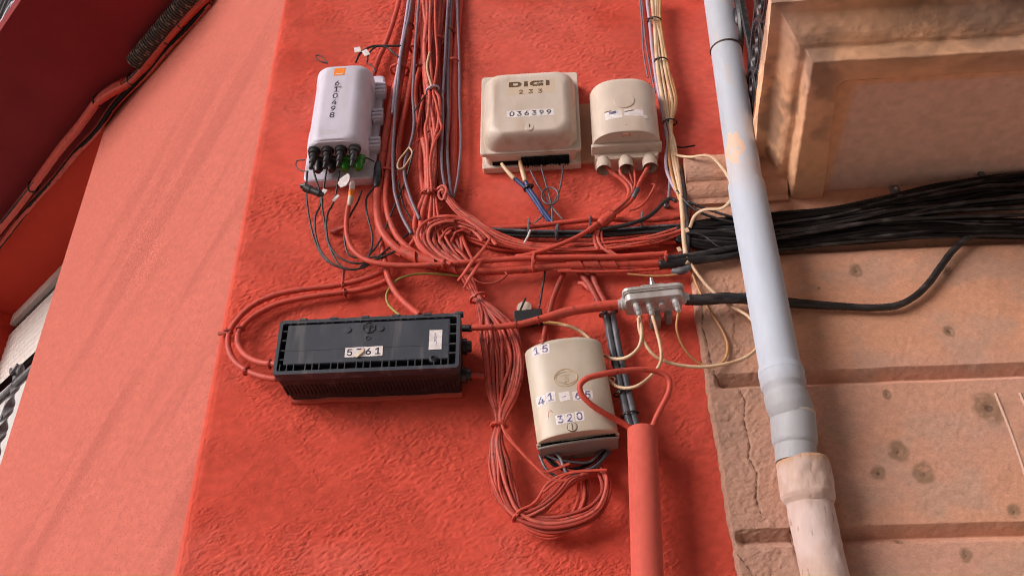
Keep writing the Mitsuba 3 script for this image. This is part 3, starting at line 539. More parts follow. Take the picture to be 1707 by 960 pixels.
for cx_ in (-.055, .031): add('moulded_boss', fr(lathe((cx_, .045, .1535), (cx_, .045, .1556), [(0, .0085), (.8, .0085), (1, .0075)], 20)), 'm_closure', SC)
for yy, dd in ((.03, .07), (-.05, .06)): add('cable_port', fr(lathe((w / 2 - .004, yy, dd), (w / 2 + .02, yy, dd), [(0, .022), (.5, .022), (.55, .016), (1, .014)], 16)), 'm_black_plastic', SC)

# --- ivory box with stickers 15 / 41-65 / 320
r15 = math.radians(6.5); hw = .1000; Fi = Frame(W(950, 648, .10) * [1, 0, 1], r15); H2 = .131
IV = thing('wall_box', 'tilted ivory box with stickers 15, 41-65 and 320', 'junction box')
pi_ = dict(d0=.087, B=.036, pw=2.5, q=.75)
add('back_box', Fi(pillow2(2 * hw - .02, 2 * H2 - .0, .02, [(0, .004, 0, -.012), (.07, 0, 0, -.006)])), 'm_dirty', IV)
add('tray', Fi(arch_cover(hw - .001, -H2 - .015, -H2 - .009, .083, .012, back=.03, top=.003)), 'm_tray', IV, smooth=35)
add('tray_gap', Fi(cbx(-hw + .008, hw - .008, -H2 - .010, -H2 + .004, .03, .086, .001)), 'm_void', IV, smooth=False)
add('cover', Fi(arch_cover(hw, -H2, H2 + .012, back=.06, top=.018, **pi_)), 'm_ivory', IV, smooth=35)
add('cover_rim', Fi(arch_cover(hw + .0025, -H2 - .004, -H2 + .004, pi_['d0'] - .004, .004, back=.06, top=.003)), 'm_ivory', IV, smooth=35)
si = arch_surf(hw, **pi_)
def stick15(s_, pts, w_, h_, th, rot, lab):
    for i, ((cx_, cy_), ch) in enumerate(zip(pts, s_)): sticker(Fi, IV, si, cx_, cy_, w_, h_, '–' if ch == '-' else ch, th, rot + (.05, -.03, .02)[i % 3], ink='m_ink_faded', label=None)
loc = lambda x, y, d=.118: (np.linalg.inv(Fi.M) @ np.append(W(x, y, d), 1))[:2]
stick15('15', [loc(894.5, 589, .10), loc(909, 585, .108)], .0225, .0275, .0205, -.04, '15')
stick15('41', [loc(902, 669, .105), loc(918, 663.5, .112)], .0235, .028, .021, .0, '41')
stick15('-', [loc(941, 660.5, .122)], .026, .024, .012, .0, '-')
stick15('65', [loc(963, 659, .124), loc(980, 657, .122)], .0245, .025, .020, -.03, '65')
stick15('320', [loc(934, 699, .12), loc(949.5, 696, .124), loc(966, 693, .124)], .0225, .0255, .0195, -.02, '320')
ec = loc(943, 629, .124); em = []
a = np.linspace(0, 2 * math.pi, 49)[:-1]; em.append(tube(np.stack([ec[0] + .0290 * np.cos(a), ec[1] + .0245 * np.sin(a), a * 0 + .0006], -1), .0011, 5, closed=True))
a = np.radians(np.linspace(40, 250, 30)); em.append(tube(np.stack([ec[0] - .003 + .022 * np.cos(a + .5), ec[1] + .002 + .015 * np.sin(a + .5), a * 0 + .0006], -1), .0011, 5)); a = np.radians(np.linspace(-110, 70, 30)); em.append(tube(np.stack([ec[0] + .002 + .026 * np.cos(a), ec[1] + .000 + .018 * np.sin(a), a * 0 + .0006], -1), .0011, 5))
for row, ns in ((.008, 5), (.002, 2), (-.004, 2), (-.010, 2)):
    for i in range(ns): em.append(lathe((ec[0] + (i - (ns - 1) / 2) * .0055 + .001, ec[1] + row, 0), (ec[0] + (i - (ns - 1) / 2) * .0055 + .001, ec[1] + row, .0014), [(0, .0022), (1, .0016)], 8))
scene['m_emblem'] = two(pr((0.50, 0.37, 0.22), .45, .4))
add('round_emblem', Fi(on(cat(*em), si)), 'm_emblem', IV)
sc_ = loc(954, 711, .124); sw = add('cover_screw', Fi(on(lathe((sc_[0], sc_[1], 0), (sc_[0], sc_[1], .003), [(0, .0112), (.7, .0112), (1, .0095)], 24), si, -.0005)), 'm_ivory', IV); add('slot', Fi(on(bx(sc_[0] - .001, sc_[0] + .001, sc_[1] - .009, sc_[1] + .009, .002, .0035), si)), 'm_brown_ink', sw, smooth=False)
add('screw_ring', Fi(on(tube(np.stack([sc_[0] + .0122 * np.cos(a * 2), sc_[1] + .0122 * np.sin(a * 2), a * 0 + .0004], -1), .0008, 5), si)), 'm_brown_ink', sw)
mk = loc(917, 688, .115); add('pen_mark', Fi(on(cat(plate(mk[0] - .004, mk[1] - .003, .0016, .016, -.25), plate(mk[0] + .0035, mk[1] + .003, .0014, .011, .6)), si)), 'm_sealant', IV, smooth=False)
add('paint_drip', Fi(on(cat(plate(*loc(903, 573, .10), .012, .006, .2), plate(*(loc(903, 573, .10) - [0, .006]), .004, .010, 0)), si)), 'm_sealant', IV, smooth=False)

# --- grey terminal with the orange square and 610498
Fg = Frame([-.526, 0, 3.822]); w, h = .176, .334
GT = thing('terminal_box', 'pale grey fibre terminal with orange square logo and upright digits 610498', 'junction box')
add('back_flange', Fg(pillow2(.222, .44, .018, [(0, .004, .004, .004), (.02, 0, 0, 0), (.034, 0, 0, 0), (.038, .004, .004, .004)])), 'm_grey_box', GT)
cvr = [(.03, 0, 0, 0), (.10, .002, .002, .001)] + [(.10 + .05 * math.sin(a), .002 + .045 * (1 - math.cos(a)), .002 + .02 * (1 - math.cos(a)), .001 + .012 * (1 - math.cos(a))) for a in np.radians([15, 30, 45, 60, 72, 82, 90])]
add('cover', Fg(pillow2(w, h, .022, cvr + [(.1503, .06, .06, .05)], 10)), 'm_grey_box', GT, smooth=50)
for yy, hh in ((h / 2 - .035, .07), (-h / 2 + .042, .084)):
    m = pillow2(w + .007, hh, .018, [(.03, 0, 0, 0), (.098, .002, .0, .0)] + [(.098 + .0465 * math.sin(a), .002 + .045 * (1 - math.cos(a)), .012 * (1 - math.cos(a)), .006 * (1 - math.cos(a))) for a in np.radians([15, 30, 45, 60, 75, 90])], 8); m.apply_translation([0, yy, 0]); add('shoulder', Fg(m), 'm_grey_box', GT, smooth=40)
for zq in (3.958, 3.842, 3.722):
    cl = add('clip', Frame([-.4165, 0, zq])(cbx(-.020, .012, -.024, .024, .03, .062, .003)), 'm_grey_box', GT)
    for k in range(3): add('clip_ridge', Frame([-.4165, 0, zq])(cbx(-.022, .014, -.021 + k * .016, -.0115 + k * .016, .058, .069, .002)), 'm_grey_box', cl)
sg = flat0(.1505); gl = loc_g = lambda x, y, d=.1507: (np.linalg.inv(Fg.M) @ np.append(W(x, y, d), 1))[:2]
o = gl(566, 120); os_ = add('orange_logo', Fg(on(plate(o[0], o[1], .034, .0315), sg)), 'm_orange', GT, smooth=False); m = text('orange', .0052, .0004, True); m.apply_translation([o[0], o[1] - .0088, 0]); add('lettering', Fg(on(m, sg, .0006)), 'm_white_label', os_, smooth=False)
for i, ch in enumerate('610498'):
    c_ = gl(562.5 - i * 1.75, 139 + i * 10.6); sticker(Fg, GT, sg, c_[0], c_[1], .0205, .0245, ch, .0195, ink='m_ink', paper='m_grey_box', sx=1.1)
c_ = gl(562, 144.5); add('torn_flap', Fg(on(TM([[c_[0] - .012, c_[1], .001], [c_[0] + .012, c_[1] + .001, .001], [c_[0] + .011, c_[1] - .004, .005], [c_[0] - .009, c_[1] - .003, .005]], [[0, 1, 2], [0, 2, 3]]), sg)), 'm_tan_label', GT, smooth=False)
c_ = gl(547, 220); add('embossed_line', Fg(on(cat(plate(c_[0], c_[1] + .004, .06, .0022), plate(c_[0], c_[1] - .006, .05, .0022)), sg, -.0006)), 'm_screw', GT, smooth=False)
yb = -h / 2
for i in range(4):
    xg = -.062 + i * .041; add('cable_gland', Fg(lathe((xg, yb + .004, .112), (xg, yb - .034, .118), [(0, .019), (.25, .019), (.3, .0165), (.6, .0165), (.62, .0125), (1, .0115)], 18)), 'm_black_plastic', GT)
    add('cable_gland', Fg(lathe((xg + .006, yb + .004, .07), (xg + .006, yb - .050, .074), [(0, .018), (.3, .018), (.35, .0145), (.8, .0145), (1, .009)], 18)), 'm_green' if i > 1 else 'm_black_plastic', GT, label='green fibre connector' if i > 1 else None)
    add('connector', Fg(lathe((xg + .002, yb - .032, .118), (xg - .002, yb - .075, .118), [(0, .010), (.5, .010), (.55, .007), (1, .006)], 14)), 'm_black_plastic', GT)
for xg, hh in ((-.045, .05), (-.005, .04), (.035, .035)): add('gland_cap', Fg(lathe((xg, h / 2 - .01, .05), (xg, h / 2 + hh, .05), [(0, .016), (.6, .016), (.65, .011), (1, .010)], 16)), 'm_black_plastic', GT)
for pts in ([(560, 60.), ]): pass

# --- coax tap on the black trunk cable: a shallow die-cast box seen from below, ports in its underside
tp = W(1089, 490, .10); Ft = Frame(tp * [1, 0, 1], math.radians(4.0))
TP = thing('cable_tap', 'small grey die-cast aluminium tap with threaded ports on the trunk cable', 'cable tap')
def plan(w, d, r, y0, y1, c=.002):
    "rounded-rectangle prism: footprint in x and z (out of the wall), height in y"
    p = rr(w, d, r, 6); q_ = rr(w - 2 * c, d - 2 * c, r, 6); mk = lambda o, yy: np.column_stack([o[:, 0], np.full(len(o), yy), o[:, 1]])
    return loft([mk(q_, y0), mk(p, y0 + c), mk(p, y1 - c), mk(q_, y1)])
def up_(m, z): m.apply_translation([0, 0, z]); return m
add('body', Ft(up_(plan(.152, .078, .016, -.022, .008), .078)), 'm_tap', TP, smooth=40)
add('cover_plate', Ft(cat(up_(plan(.162, .088, .018, .004, .016), .078), up_(plan(.07, .03, .01, .0, .020), .105), up_(plan(.10, .05, .01, .015, .024), .078))), 'm_tap', TP, smooth=40)
add('gasket_rim', Ft(up_(plan(.158, .084, .018, -.002, .005, .001), .078)), 'm_tap_dark', TP, smooth=40)
add('ground_screw', Ft(lathe((.0, .014, .112), (0, .042, .112), [(0, .008), (.5, .008), (.55, .0055), (1, .005)], 14)), 'm_metal', TP)
for xe in (-1, 1): add('end_port', Ft(lathe((xe * .072, -.008, .078), (xe * .094, -.008, .078), [(0, .017), (.6, .017), (.65, .013), (1, .013)], 16)), 'm_tap', TP)
add('mount_lug', Ft(cat(cbx(-.012, .016, -.050, -.012, .0, .05, .003), cbx(.03, .048, -.040, -.012, .0, .045, .003))), 'm_tap_dark', TP)
PORTS = []
for i, xg in enumerate((-.050, -.016, .018, .052)):
    zo = (.098, .092, .088, .098)[i]; pb, pe = Ft.p(xg, -.020, zo), Ft.p(xg + .003, -.066, zo + .010); PORTS.append(pe)
    pk = add('port', lathe(pb, pb + (pe - pb) * (.75 if i != 2 else .35), [(0, .0130), (.16, .0130), (.18, .0085), (1, .0085)], 14), 'm_tap', TP)
    if i != 2: add('connector', lathe(pb + (pe - pb) * .40, pe + (pe - pb) * .10, [(0, .0072), (.05, .0098), (.5, .0098), (.55, .0078), (.9, .0078), (1, .005)], 12), 'm_metal', pk)
scene['m_tap_dark'] = two(pr((0.24, 0.21, 0.20), .5, .4))
# ------------------------------------------------------------------ cables
def c_redcable(base, dust, k):
    def f(p, n, uv):
        b = tfbm(p.x * 22, p.y * 22, p.z * 22, 4); s_ = tfbm(p.x * 90, p.y * 90, p.z * 90, 3)
        c = tmix(base, dust, k * sstep(.38, .75, b)) * (.86 + .28 * s_)
        return tmix(c, (0.10, 0.035, 0.03), .6 * sstep(.60, .80, tfbm(p.x * 70 + 7, p.y * 70, p.z * 70, 4)))
    return f
RC = [((0.52, 0.070, 0.044), (0.40, 0.080, 0.060), .5), ((0.36, 0.045, 0.030), (0.26, 0.065, 0.05), .7), ((0.53, 0.095, 0.066), (0.46, 0.14, 0.11), .5)]
for i, a_ in enumerate(RC): scene[f'm_cable_red{i}'] = two(pr(c_redcable(*a_), 0.5, 0.3))
scene['m_cable_black'] = two(pr(lambda p, n, uv: tmix((0.014, 0.013, 0.014), (0.055, 0.048, 0.048), sstep(.45, .8, tfbm(p.x * 25, p.y * 60, p.z * 60, 3))), 0.42, 0.5))
scene['m_cable_black_dull'] = two(pr(lambda p, n, uv: tmix((0.004, 0.003, 0.003), (0.016, 0.012, 0.011), sstep(.45, .8, tfbm(p.x * 25, p.y * 60, p.z * 60, 3))), 0.55, 0.18))
scene['m_cable_grey'] = two(pr(lambda p, n, uv: tmix((0.13, 0.10, 0.13), (0.22, 0.17, 0.21), tfbm(p.x * 40, p.y * 40, p.z * 40, 3)), 0.45, 0.45))
scene['m_cable_slate'] = two(pr(lambda p, n, uv: tmix((0.055, 0.06, 0.075), (0.15, 0.15, 0.17), sstep(.4, .75, tfbm(p.x * 40, p.y * 40, p.z * 15, 3))), 0.4, 0.5))
scene['m_cable_cream'] = two(pr(lambda p, n, uv: tmix((0.62, 0.44, 0.28), (0.50, 0.30, 0.17), sstep(.4, .75, tfbm(p.x * 30, p.y * 30, p.z * 14, 3))), 0.42, 0.45))
scene['m_cable_tan'] = two(pr(lambda p, n, uv: tmix((0.52, 0.28, 0.11), (0.42, 0.19, 0.08), sstep(.4, .75, tfbm(p.x * 30, p.y * 30, p.z * 14, 3))), 0.42, 0.45))
scene['m_cable_blue'] = two(pr((0.03, 0.055, 0.17), 0.4, 0.5)); scene['m_cable_olive'] = two(pr((0.30, 0.24, 0.06), .5, .4)); scene['m_lilac'] = two(pr((0.42, 0.33, 0.42), .45, .45))
MAT = {'red': 'm_cable_red0', 'dark': 'm_cable_red1', 'pale': 'm_cable_red2', 'black': 'm_cable_black', 'dull': 'm_cable_black_dull', 'grey': 'm_cable_grey', 'slate': 'm_cable_slate', 'cream': 'm_cable_cream', 'tan': 'm_cable_tan', 'blue': 'm_cable_blue', 'olive': 'm_cable_olive', 'lilac': 'm_lilac'}

def path(pts, d0=None, proj=W, wob=.0):
    P = np.array([proj(p[0], p[1], (p[2] if len(p) > 2 else d0) / 1000) for p in pts])
    if wob: P[1:-1] += nrs.normal(0, wob / 1000, P[1:-1].shape)
    return P
def cab_mesh(P, rpx, step=.007, sides=8, flat=1.0, fd=None, closed=False, wig=.0006):
    if np.max(rpx) < 2.1: wig = min(wig, .0002)
    Q = spline(P, step)
    if wig: 
        o = nrs.uniform(0, 50); tt = np.concatenate([[0], np.cumsum(np.linalg.norm(np.diff(Q, axis=0), axis=1))])
        Q = Q + wig * 2 * (np.stack([meshkit.fbm(np.stack([tt * 22 + o, tt * 0 + k, tt * 0], -1), 2, k) for k in range(3)], -1) - .5)
    dm = np.array([depth(q_) for q_ in Q]) / F; lump = 1 + .16 * (meshkit.fbm(Q * 40 + nrs.uniform(0, 20), 3, 2) - .5)
    if isinstance(rpx, (list, tuple)): rpx = np.interp(np.linspace(0, 1, len(Q)), np.linspace(0, 1, len(rpx)), rpx)
    return tube(Q, np.mean(dm) * np.asarray(rpx) * lump, sides, flat, np.asarray(fd) if fd is not None else None, closed)
def cable(name, label, mat, rpx, pts, d0=40, group=None, cat_='cable', parent=None, proj=W, **k):
    return add(name, cab_mesh(path(pts, d0, proj), rpx, **k), MAT.get(mat, mat), parent, smooth=True, label=label, cat=cat_ if not parent else None, group=group)
def family(name, label, group, n, mats, r, pts, seed, twist=1.2, flat=1.0, proj=W, jit=.25):
    "n cables sharing a path; pts = (x, y, depth mm, spread px)"
    R = np.random.RandomState(seed); P0 = [proj(x, y, d / 1000) for x, y, d, s_ in pts]; nk = len(pts)
    C = np.array(P0); tg = np.gradient(C, axis=0); tg /= np.linalg.norm(tg, axis=1, keepdims=True)
    outv = np.array([0, -1, 0]) if proj is W else LN
    sd = np.cross(tg, outv); sd /= np.linalg.norm(sd, axis=1, keepdims=True)
    for i in range(n):
        rad = math.sqrt((i + .5) / n); a0 = i * 2.39996 + R.uniform(-.3, .3); tw = R.uniform(.3, 1) * twist * R.choice([-1, 1]); Q = []
        for k, (x, y, d, s_) in enumerate(pts):
            a = a0 + tw * k / max(nk - 1, 1) * 2 + R.normal(0, jit); m = s_ * depth(C[k]) / F
            Q.append(C[k] + sd[k] * m * rad * math.cos(a) + outv * (min(m, .02) * (rad * math.sin(a) * .55)))
        rr_ = R.uniform(*r) if isinstance(r, tuple) else r
        add(name, cab_mesh(np.array(Q), rr_, .009, 6 if n > 9 else 8, flat if R.rand() < .6 else 1.0, outv if flat != 1 else None), MAT[mats[R.randint(len(mats))]], smooth=True, label=label, cat='cable', group=group)
def ring_tie(name, label, mat, x, y, d, ax, a, b, rpx, group=None, cat_='cable tie', proj=W, tail=None):
    "closed band round a bundle; ax = bundle direction in pixels, a = half width across (px), b = half depth (px)"
    c = proj(x, y, d / 1000); e = proj(x + ax[0], y + ax[1], d / 1000) - c; e /= np.linalg.norm(e); o = np.array([0, -1, 0]) if proj is W else LN
    s_ = np.cross(e, o); s_ /= np.linalg.norm(s_); m = depth(c) / F; an = np.linspace(0, 2 * math.pi, 29)[:-1]
    P = c + (np.cos(an) * a * m)[:, None] * s_ + (np.sin(an) * b * m)[:, None] * o + (.0012 * np.cos(2 * an + 1))[:, None] * e
    ms = [tube(P, rpx * m, 6, closed=True)]
    if tail: ms.append(tube(np.array([c + s_ * a * m * .6 + o * b * m * .9, c + s_ * tail[0] * m + o * (b * m + .006) - np.array([0, 0, tail[1] * m])]), rpx * m * .8, 5))
    ms.append(lathe(c + s_ * a * m * .35 + o * b * m * .85 - e * .004, c + s_ * a * m * .35 + o * b * m * .85 + e * .004, [(0, rpx * m * 1.3), (1, rpx * m * 1.3)], 8))
    add(name, cat(*ms), MAT.get(mat, mat), smooth=40, label=label, cat=cat_, group=group)

# --- vertical bundle between the grey terminal and the square box
GV = 'red cables in the vertical bundle'; LV = 'red-painted cable in the vertical bundle right of the grey terminal'
cable('cable', 'thin red pipe slanting down behind the top of the grey terminal', 'red', 4.4, [(669, -12), (656, 35), (643, 72), (632, 98), (620, 132)], 22)
cable('trunk_cable', 'thickest red cable, curving from the vertical bundle into the low horizontal run', 'red', [7, 7.2, 6.4, 6.2, 6.8, 7.2, 7.2, 6.8, 6.5, 6.5, 6.5, 6.5], [(688, -12, 34), (683, 40, 34), (676, 75, 33), (669, 105, 30), (663, 130, 32), (655, 160, 34), (646, 210, 34), (639, 255, 34), (633, 295, 36), (628, 335, 38), (632, 372, 40), (642, 394, 42), (662, 415, 44), (700, 434, 44), (745, 446, 42), (800, 452, 40), (870, 449, 38), (940, 443, 38), (1030, 440, 40), (1106, 438, 42)])
cable('trunk_cable', 'second red cable nested inside the bend of the thickest one', 'red', 5, [(684, 55, 26), (676, 95, 26), (670, 125, 28), (662, 175, 30), (654, 230, 32), (647, 280, 34), (643, 322, 36), (648, 362, 40), (664, 397, 44), (690, 420, 46), (720, 436, 44)])
cable('trunk_cable', 'red cable hooked under a wall clip beside the grey cables', 'red', 4.8, [(697, 60), (692, 88), (688, 115), (683, 145), (676, 180), (669, 215), (665, 242), (665, 270), (668, 295), (676, 322), (690, 350), (705, 372)], 30)
cable('grey_cable', 'grey cable running in front of the thickest red cable', 'grey', 2.6, [(687, -12), (682, 25), (674, 62), (668, 95), (665, 125), (660, 170), (657, 215), (655, 250), (655, 285), (658, 320), (668, 355), (686, 390)], 56)
cable('lilac_cable', 'pale lilac cable at the top left edge of the vertical bundle', 'lilac', 2.8, [(683, -12), (677, 30), (670, 72), (665, 105), (660, 135), (657, 160), (654, 190)], 48)
cable('grey_cable', 'grey cable passing through the small cream wire loop', 'grey', 2.5, [(699, -12), (695, 40), (692, 80), (690, 120), (688, 160), (690, 195), (689, 220), (682, 247), (675, 270), (674, 292), (681, 320), (688, 340), (700, 366)], 55)
cable('black_wire', 'thin black wire behind the small cream wire loop', 'black', 1.5, [(657, 250), (662, 285), (667, 322), (676, 350), (690, 372)], 30)
cable('wire_loop', 'small cream wire loop hanging in the vertical bundle', 'cream', 1.5, [(682, 246), (674, 256), (666, 266), (662.5, 276), (665, 282), (671, 281), (679, 271), (686, 259), (687, 253), (682, 246)], 62, cat_='wire')
cable('trunk_cable', 'red cable bowed left below a clip in the vertical bundle', 'red', 4.6, [(709, 60), (705, 95), (700, 117), (694, 137), (692, 157), (694, 176), (697, 197), (701, 226), (701, 255), (702, 290), (706, 320)], 32)
cable('cable', LV, 'red', 3, [(706, 160), (704, 172), (700, 191), (695, 214), (689, 235), (684, 256)], 48, GV)
cable('cable', LV, 'dark', 1.3, [(688, 242), (697, 234), (709, 224), (720, 215)], 60, GV)
for p_, r_, m_, d_ in (([(704, -12), (707, 20), (709, 37), (707, 75), (709, 125), (715, 155), (718, 180), (723, 205), (725, 235), (721, 280), (719, 320)], 3.0, 'pale', 62),
                       ([(711, -12), (712, 30), (708, 70), (709, 110), (714, 145), (716, 160), (713, 195), (709, 214), (712, 240), (714, 290), (715, 322)], 2.8, 'pale', 66),
                       ([(718, -12), (716, 60), (718, 112), (723, 150), (731, 162), (732, 190), (730, 210), (722, 240), (718, 280), (719, 320)], 2.8, 'pale', 64),
                       ([(725, -12), (726, 50), (729, 105), (725, 135), (722, 152), (728, 175), (733, 200), (736, 215), (728, 230), (721, 247), (717, 272), (720, 320)], 2.2, 'red', 68),
                       ([(742, -12), (737, 30), (733, 64), (730, 100), (732, 140), (737, 190), (735, 240), (732, 290), (736, 322)], 4.6, 'dark', 28),
                       ([(730, -12), (727, 60), (728, 130), (734, 180), (730, 240), (726, 290), (724, 322)], 3.4, 'dark', 40),
                       ([(713, 60), (715, 110), (711, 160), (713, 200), (716, 240), (712, 300), (714, 325)], 3.2, 'dark', 40),
                       ([(705, 232), (709, 249), (711, 270), (712, 295), (714, 322)], 5.4, 'pale', 56),
                       ([(720, 215), (724, 245), (725, 275), (722, 300), (722, 322)], 3.4, 'pale', 58),
                       ([(701, 40), (698, 80), (697, 110), (700, 150), (706, 200), (707, 250), (708, 318)], 3, 'dark', 22),
                       ([(722, -12), (724, 50), (720, 110), (724, 170), (716, 230), (716, 290), (716, 322)], 4.6, 'dark', 34),
                       ([(734, -12), (731, 40), (725, 100), (729, 160), (735, 210), (729, 270), (722, 322)], 4.2, 'red', 36),
                       ([(708, -12), (704, 50), (706, 100), (710, 150), (718, 205), (714, 260), (710, 320)], 4.4, 'red', 38),
                       ([(728, -12), (722, 30), (714, 80), (718, 130), (727, 160), (724, 210), (718, 250), (712, 322)], 3.4, 'red', 52),
                       ([(757, -12), (752, 40), (750, 90), (749, 130), (748, 180), (745, 230), (742, 270), (744, 312)], 4.0, 'red', 26)):
    nv_ = globals().get('nv_', -1) + 1
    cable('cable', ('pale red cable, leftmost of the dusty strands in front of the vertical bundle', 'pale red cable crossing behind the white tie, second of the front strands', 'pale red cable bulging right below the white tie', 'thin red cable ending in a curl right of the bundle foot', 'darker red pipe-like cable right of the front strands', 'dark red cable behind the right side of the front strands', 'dark red cable behind the middle of the front strands', 'fattest pale cable entering the foot tie of the vertical bundle', 'pale cable right of the fattest one at the foot tie', 'dark red cable on the wall left of the front strands', 'thick dark red cable hidden behind the middle of the vertical bundle', 'red cable slanting left behind the right front strands', 'red cable slanting right behind the left front strands', 'red cable weaving through the front strands of the vertical bundle', 'red cable between the two right-hand grey cables')[nv_], m_, r_, p_, d_, GV)
cable('cream_wire', 'short cream wire in the middle of the vertical bundle above a white tie', 'cream', 2.0, [(716, 88), (712, 108), (713, 121), (717, 135), (720, 148)], 70)
cable('grey_cable', 'grey cable straight down between the red ones and the red wall pipe', 'grey', 2.3, [(748, -12), (744, 50), (742, 90), (740, 125), (738, 165), (738, 200), (737, 230), (736, 260), (737, 285), (741, 308), (752, 335), (764, 352)], 50)
cable('grey_cable', 'dark grey cable beside the red wall pipe', 'grey', 2.6, [(753, -12), (748, 70), (746, 140), (747, 190), (745, 230), (746, 262), (748, 292), (752, 328)], 38)
cable('wall_pipe', 'red pipe painted onto the wall, rightmost of the vertical run', 'm_red_pipe', 5.8, [(768, -12), (763, 45), (759, 92), (757, 140), (756, 200), (755, 250), (754, 300), (750, 330)], 14, cat_='pipe')
cable('grey_cable', 'grey cable at the right edge of the vertical bundle', 'grey', 2.2, [(762, -12), (763, 30), (765, 80), (766, 120), (766, 160), (767, 200), (768, 235), (767, 260), (764, 290), (759, 318), (753, 336)], 32)
cable('black_wire', 'thin black wire crossing to the white tie in the vertical bundle', 'black', 1.1, [(690, 188), (700, 172), (712, 156), (720, 150)], 66)
for x, y, a, b, m_ in ((666, 117, 15, 9, 'red'), (693, 83, 9, 7, 'red'), (701, 116, 8, 7, 'dark'), (733, 69, 8, 7, 'red'), (757, 105, 9, 6, 'red'), (751, 54, 6, 5, 'dark'), (645, 289, 17, 9, 'red')):
    ring_tie('wall_clip', 'red-painted strap clip holding a cable of the vertical bundle to the wall', m_, x, y, 24, (-1, 6), a, b + 4, 2.0, 'strap clips of the vertical bundle', 'clip')
ring_tie('cable_tie', 'thin black tie round the thickest red cable near the top edge', 'black', 681, 45, 36, (-1, 6), 9, 9, 1.1)
ring_tie('cable_tie', 'white plastic tie pinching the middle of the vertical bundle', 'm_lilac', 721, 150, 62, (3, 6), 11, 8, 1.8)
ring_tie('cable_tie', 'red tie gathering the foot of the vertical bundle', 'red', 717, 322, 50, (0, 6), 15, 10, 2.4)
cable('strap', 'twisted red strap knotted beside the foot of the vertical bundle', 'pale', 2.4, [(728, 316, 60), (733, 311, 66), (739, 309, 68), (744, 316, 70), (741, 326, 66), (738, 333, 60), (733, 330, 58), (731, 321, 62), (737, 316, 72), (743, 322, 66), (750, 334, 58)], flat=.4, fd=(0, -1, 0))

# --- fanning out below the tie, the coil and the run to the right
for p_, r_ in (([(709, 322), (702, 340), (694, 358), (691, 378), (693, 398), (702, 414), (722, 430), (742, 441)], 4.8), ([(714, 322), (708, 342), (703, 362), (702, 385), (708, 405), (724, 424), (748, 439)], 5.0), ([(720, 322), (718, 345), (716, 365), (718, 390), (729, 412), (752, 437)], 3.6), ([(695, 394), (687, 405), (679, 414), (668, 424)], 3.6), ([(724, 322), (724, 350), (728, 380), (738, 410), (760, 438)], 2.6), ([(727, 325), (730, 355), (738, 385), (752, 412), (772, 437)], 2.4)):
    cable('cable', 'red cable fanning down from the foot of the vertical bundle', 'red', r_, p_, 46, 'cables fanning below the vertical bundle')
GC = 'flat red cables of the coil'
O = np.array([(752, 440), (726, 430), (705, 412), (696, 396), (699, 380), (709, 370), (725, 363), (745, 360), (768, 363), (790, 374), (812, 392), (828, 408)], float); I_ = np.array([(778, 434), (767, 422), (756, 413), (751, 404), (753, 396), (760, 389), (770, 385), (780, 384), (790, 386), (800, 392), (808, 402), (818, 411)], float)
R = np.random.RandomState(5)
for i, t_ in enumerate((0, .12, .2, .3, .38, .48, .56, .64, .76, .9, 1.0)):
    Q = O * (1 - t_) + I_ * t_ + R.normal(0, 1.6, O.shape) * (i > 0); Q[:, 0] += R.uniform(-6, 6) * (0 < i < 10)
    cut = R.randint(8, 13) if i else 12
    cable('cable', 'flat red-painted cable of the coil above the horizontal run', ('red', 'dark', 'pale')[i % 3], R.uniform(2.2, 3.3), [(x, y, 66 - 26 * t_ + R.uniform(-5, 5)) for x, y in Q[:cut]], 50, GC, flat=.55, fd=(0, -1, 0))
for i, (a, b, c) in enumerate((((752, 378), (762, 402), (778, 436)), ((766, 380), (774, 404), (788, 434)), ((736, 372), (742, 400), (760, 436)), ((726, 372), (730, 402), (748, 436)), ((758, 372), (768, 396), (770, 436)))):
    cable('cable', 'flat red-painted cable of the coil above the horizontal run', ('dark', 'red', 'dark')[i % 3], 2.8, [a, b, c], 34, GC, flat=.5, fd=(0, -1, 0))
family('cable', 'thin red cable slanting from the vertical bundle into the horizontal run', 'thin red cables of the horizontal run', 13, ['red', 'dark', 'pale', 'red'], (1.9, 2.8), [(736, 314, 52, 3), (748, 334, 55, 5), (765, 352, 54, 6), (785, 368, 52, 8), (808, 386, 50, 10), (835, 400, 46, 11), (870, 411, 44, 10), (920, 417, 42, 9), (980, 415, 40, 10), (1040, 407, 40, 10), (1090, 398, 40, 9), (1137, 383, 36, 9)], 21, flat=.6)
family('cable', 'dark red cable low in the shadow of the horizontal run', 'shaded red cables of the horizontal run', 7, ['dark', 'red'], (2.2, 3.2), [(770, 392, 18, 6), (830, 406, 18, 12), (900, 411, 18, 14), (980, 408, 18, 14), (1060, 402, 18, 12), (1140, 398, 20, 10)], 23)
cable('wall_pipe', 'red tube along the top of the horizontal run', 'red', 4.6, [(796, 379), (830, 380), (880, 378), (940, 371), (1000, 365), (1060, 367), (1110, 365), (1140, 360)], 24, cat_='pipe')
family('cable', 'black cable under the red tube of the horizontal run', 'black cables of the horizontal run', 8, ['black', 'black', 'dull', 'slate'], (2.2, 3.3), [(786, 382, 26, 5), (850, 388, 28, 6), (920, 390, 28, 6), (1000, 389, 28, 7), (1080, 384, 28, 7), (1140, 382, 32, 9), (1240, 382, 36, 16), (1300, 380, 38, 16)], 25)
cable('cable', 'black cable dropping in a curve below the small cream box', 'black', 3.4, [(1128, 336), (1119, 331), (1108, 336), (1095, 350), (1078, 363), (1052, 373), (1018, 380), (980, 386)], 52)
